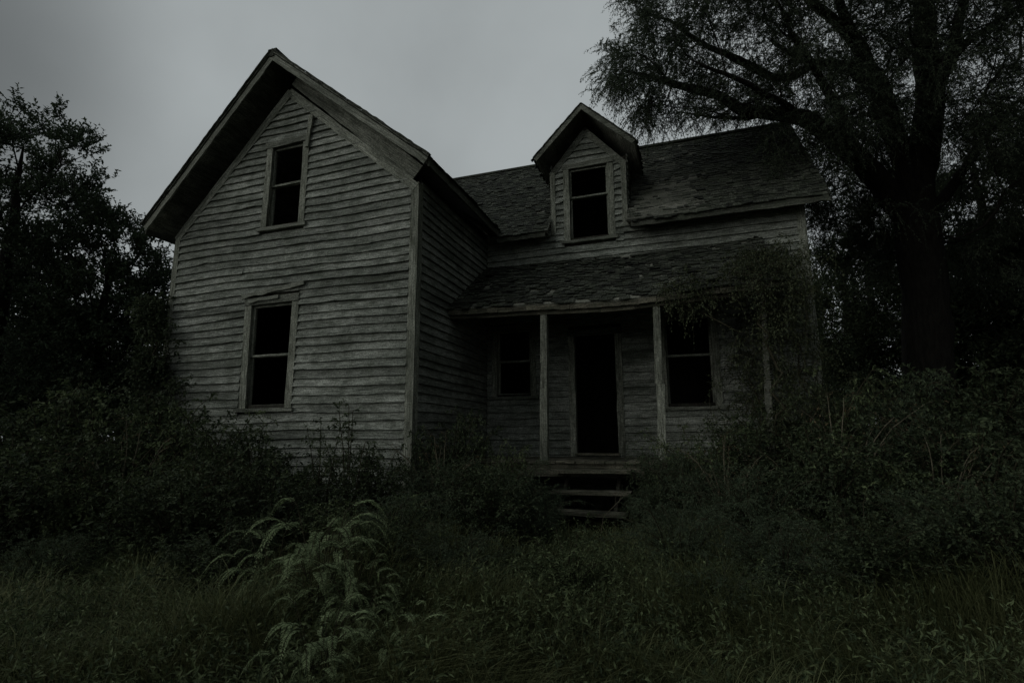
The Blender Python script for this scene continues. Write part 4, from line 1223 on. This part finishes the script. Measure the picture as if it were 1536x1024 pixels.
# ---- grass and undergrowth
def grass_field(g, n, region, hmin, hmax, w_, seed, s):
    x, y = region(n)
    keep = ~((x > UL - .1) & (x < UC + .1) & (y > WG - .1)) & ~((x > UC) & (x < UR + .1) & (y > 7.95)) & ~((x > -2.1) & (x < -.85) & (y > 7.15))
    x, y = x[keep], y[keep]; n = len(x)
    z = ground_z(x, y) - .02
    cl = .5 + .5 * np.sin(x * 2.3 + np.sin(y * 1.9) * 2) * np.cos(y * 2.9 + np.sin(x * 1.3) * 2)
    h = (hmin + (hmax - hmin) * g.random(n) ** 1.5) * (.42 + .75 * cl)
    path = np.exp(-((x + 1.45 - (7.5 - y) * .10) / .75) ** 2) * (y < 7.6) * (y > 2.5); h = h * (1 - .35 * path)
    a = g.uniform(0, 6.283, n) ; wind = np.stack([np.sin(x * .8 + y * .6 + 1), np.cos(x * .6 - y * .9)], 1) * .8
    o = np.stack([np.cos(a) + wind[:, 0], np.sin(a) + wind[:, 1], np.zeros(n)], 1); o = unit(o)
    sd = unit(np.cross(o, [0, 0, 1.])) * (w_ * g.uniform(.6, 1.4, (n, 1)))
    b = np.stack([x, y, z], 1); h = h[:, None]; bend = g.uniform(.15, .9, (n, 1)) * h
    V = []
    for t, ww in ((0, 1), (.4, .9), (.75, .6)):
        p = b + o * bend * t ** 2 + np.array([0, 0, 1.]) * h * (t - .25 * t ** 3)
        V += [p - sd * ww, p + sd * ww]
    V.append(b + o * bend * 1.05 + np.array([0, 0, 1.]) * h * .72 * (1 + .0 * t))
    V = np.stack(V, 1).reshape(-1, 3); q = np.arange(n)[:, None] * 7
    s.add(V, np.concatenate([q + np.array([[0, 1, 3, 2]]), q + np.array([[2, 3, 5, 4]])]), 0)
    s.add(np.zeros((0, 3)), np.zeros((0, 3), int)) if False else None
    tri = q + np.array([[4, 5, 6]])
    s.f.append((tri + s.n - len(V), 0, False))
g = np.random.default_rng(900)
fw = np.array([-math.sin(YAW), math.cos(YAW)]); rt = np.array([math.cos(YAW), math.sin(YAW)])
def fan(d0, d1, half):
    def f(n):
        d = np.sqrt(g.uniform(d0 * d0, d1 * d1, n)); a = g.uniform(-half, half, n)
        p = np.outer(d * np.cos(a), fw) + np.outer(d * np.sin(a), rt); return p[:, 0], p[:, 1]
    return f
s = Soup()
grass_field(g, 60000, fan(1.6, 4.5, .95), .30, .75, .0022, 1, s)
grass_field(g, 90000, fan(4.0, 9.0, .95), .35, .85, .0032, 2, s)
grass_field(g, 30000, fan(8.5, 18, 1.0), .4, 1.0, .006, 3, s)
grass_field(g, 12000, lambda n: (g.uniform(-6, 6, n), g.uniform(-4, 1.6, n)), .2, .5, .004, 4, s)
o = s.build('grass', 'grass'); tag(o, 'tall tangled dark grass covering the whole yard', 'grass', kind='stuff')
del o['category']; o['category'] = 'grass'
# low tangle of leafy stems through the grass
s = Soup()
x, y = fan(2.6, 8.6, .9)(12000)
keep = ~((x > UL - .1) & (x < UC + .1) & (y > WG - .1)) & ~((x > UC) & (y > 7.9)) & ~((x > -2.3) & (x < -.6) & (y > 6.4)); x, y = x[keep], y[keep]
den = np.sin(x * 1.1 + 2) * np.cos(y * 1.4) + g.normal(0, .5, len(x)); kk = den > -.2; x, y = x[kk], y[kk]
P_ = np.stack([x, y, ground_z(x, y)], 1)
D = unit(np.stack([g.normal(0, .5, len(x)), g.normal(0, .5, len(x)), np.ones(len(x))], 1))
twigs(s, g, P_, D, .74, 24, .040, .013, .35, 0, 1, .0025, .9)
o = s.build('undergrowth', ['leaf_shrub', 'stem']); tag(o, 'low leafy tangle growing through the grass of the yard', 'undergrowth', kind='stuff')
# far woods closing the horizon
s = Soup()
n = 5200; a = g.uniform(-1.25, 1.25, n); d = g.uniform(26, 34, n)
p = np.outer(d * np.cos(a), fw) + np.outer(d * np.sin(a), rt)
zt = (3.2 + 1.5 * np.sin(a * 7) + 1.0 * np.sin(a * 17 + 1)) * g.random(n) ** .8
twigs(s, g, np.stack([p[:, 0], p[:, 1], zt], 1), unit(g.normal(size=(n, 3)) + np.array([0, 0, .5])), 1.1, 16, .26, .16, .2, 0, 1, .01, 1)
o = s.build('far_woods', ['leaf_dark', 'bark']); tag(o, 'low dark line of far woods behind everything', 'woods', kind='stuff')
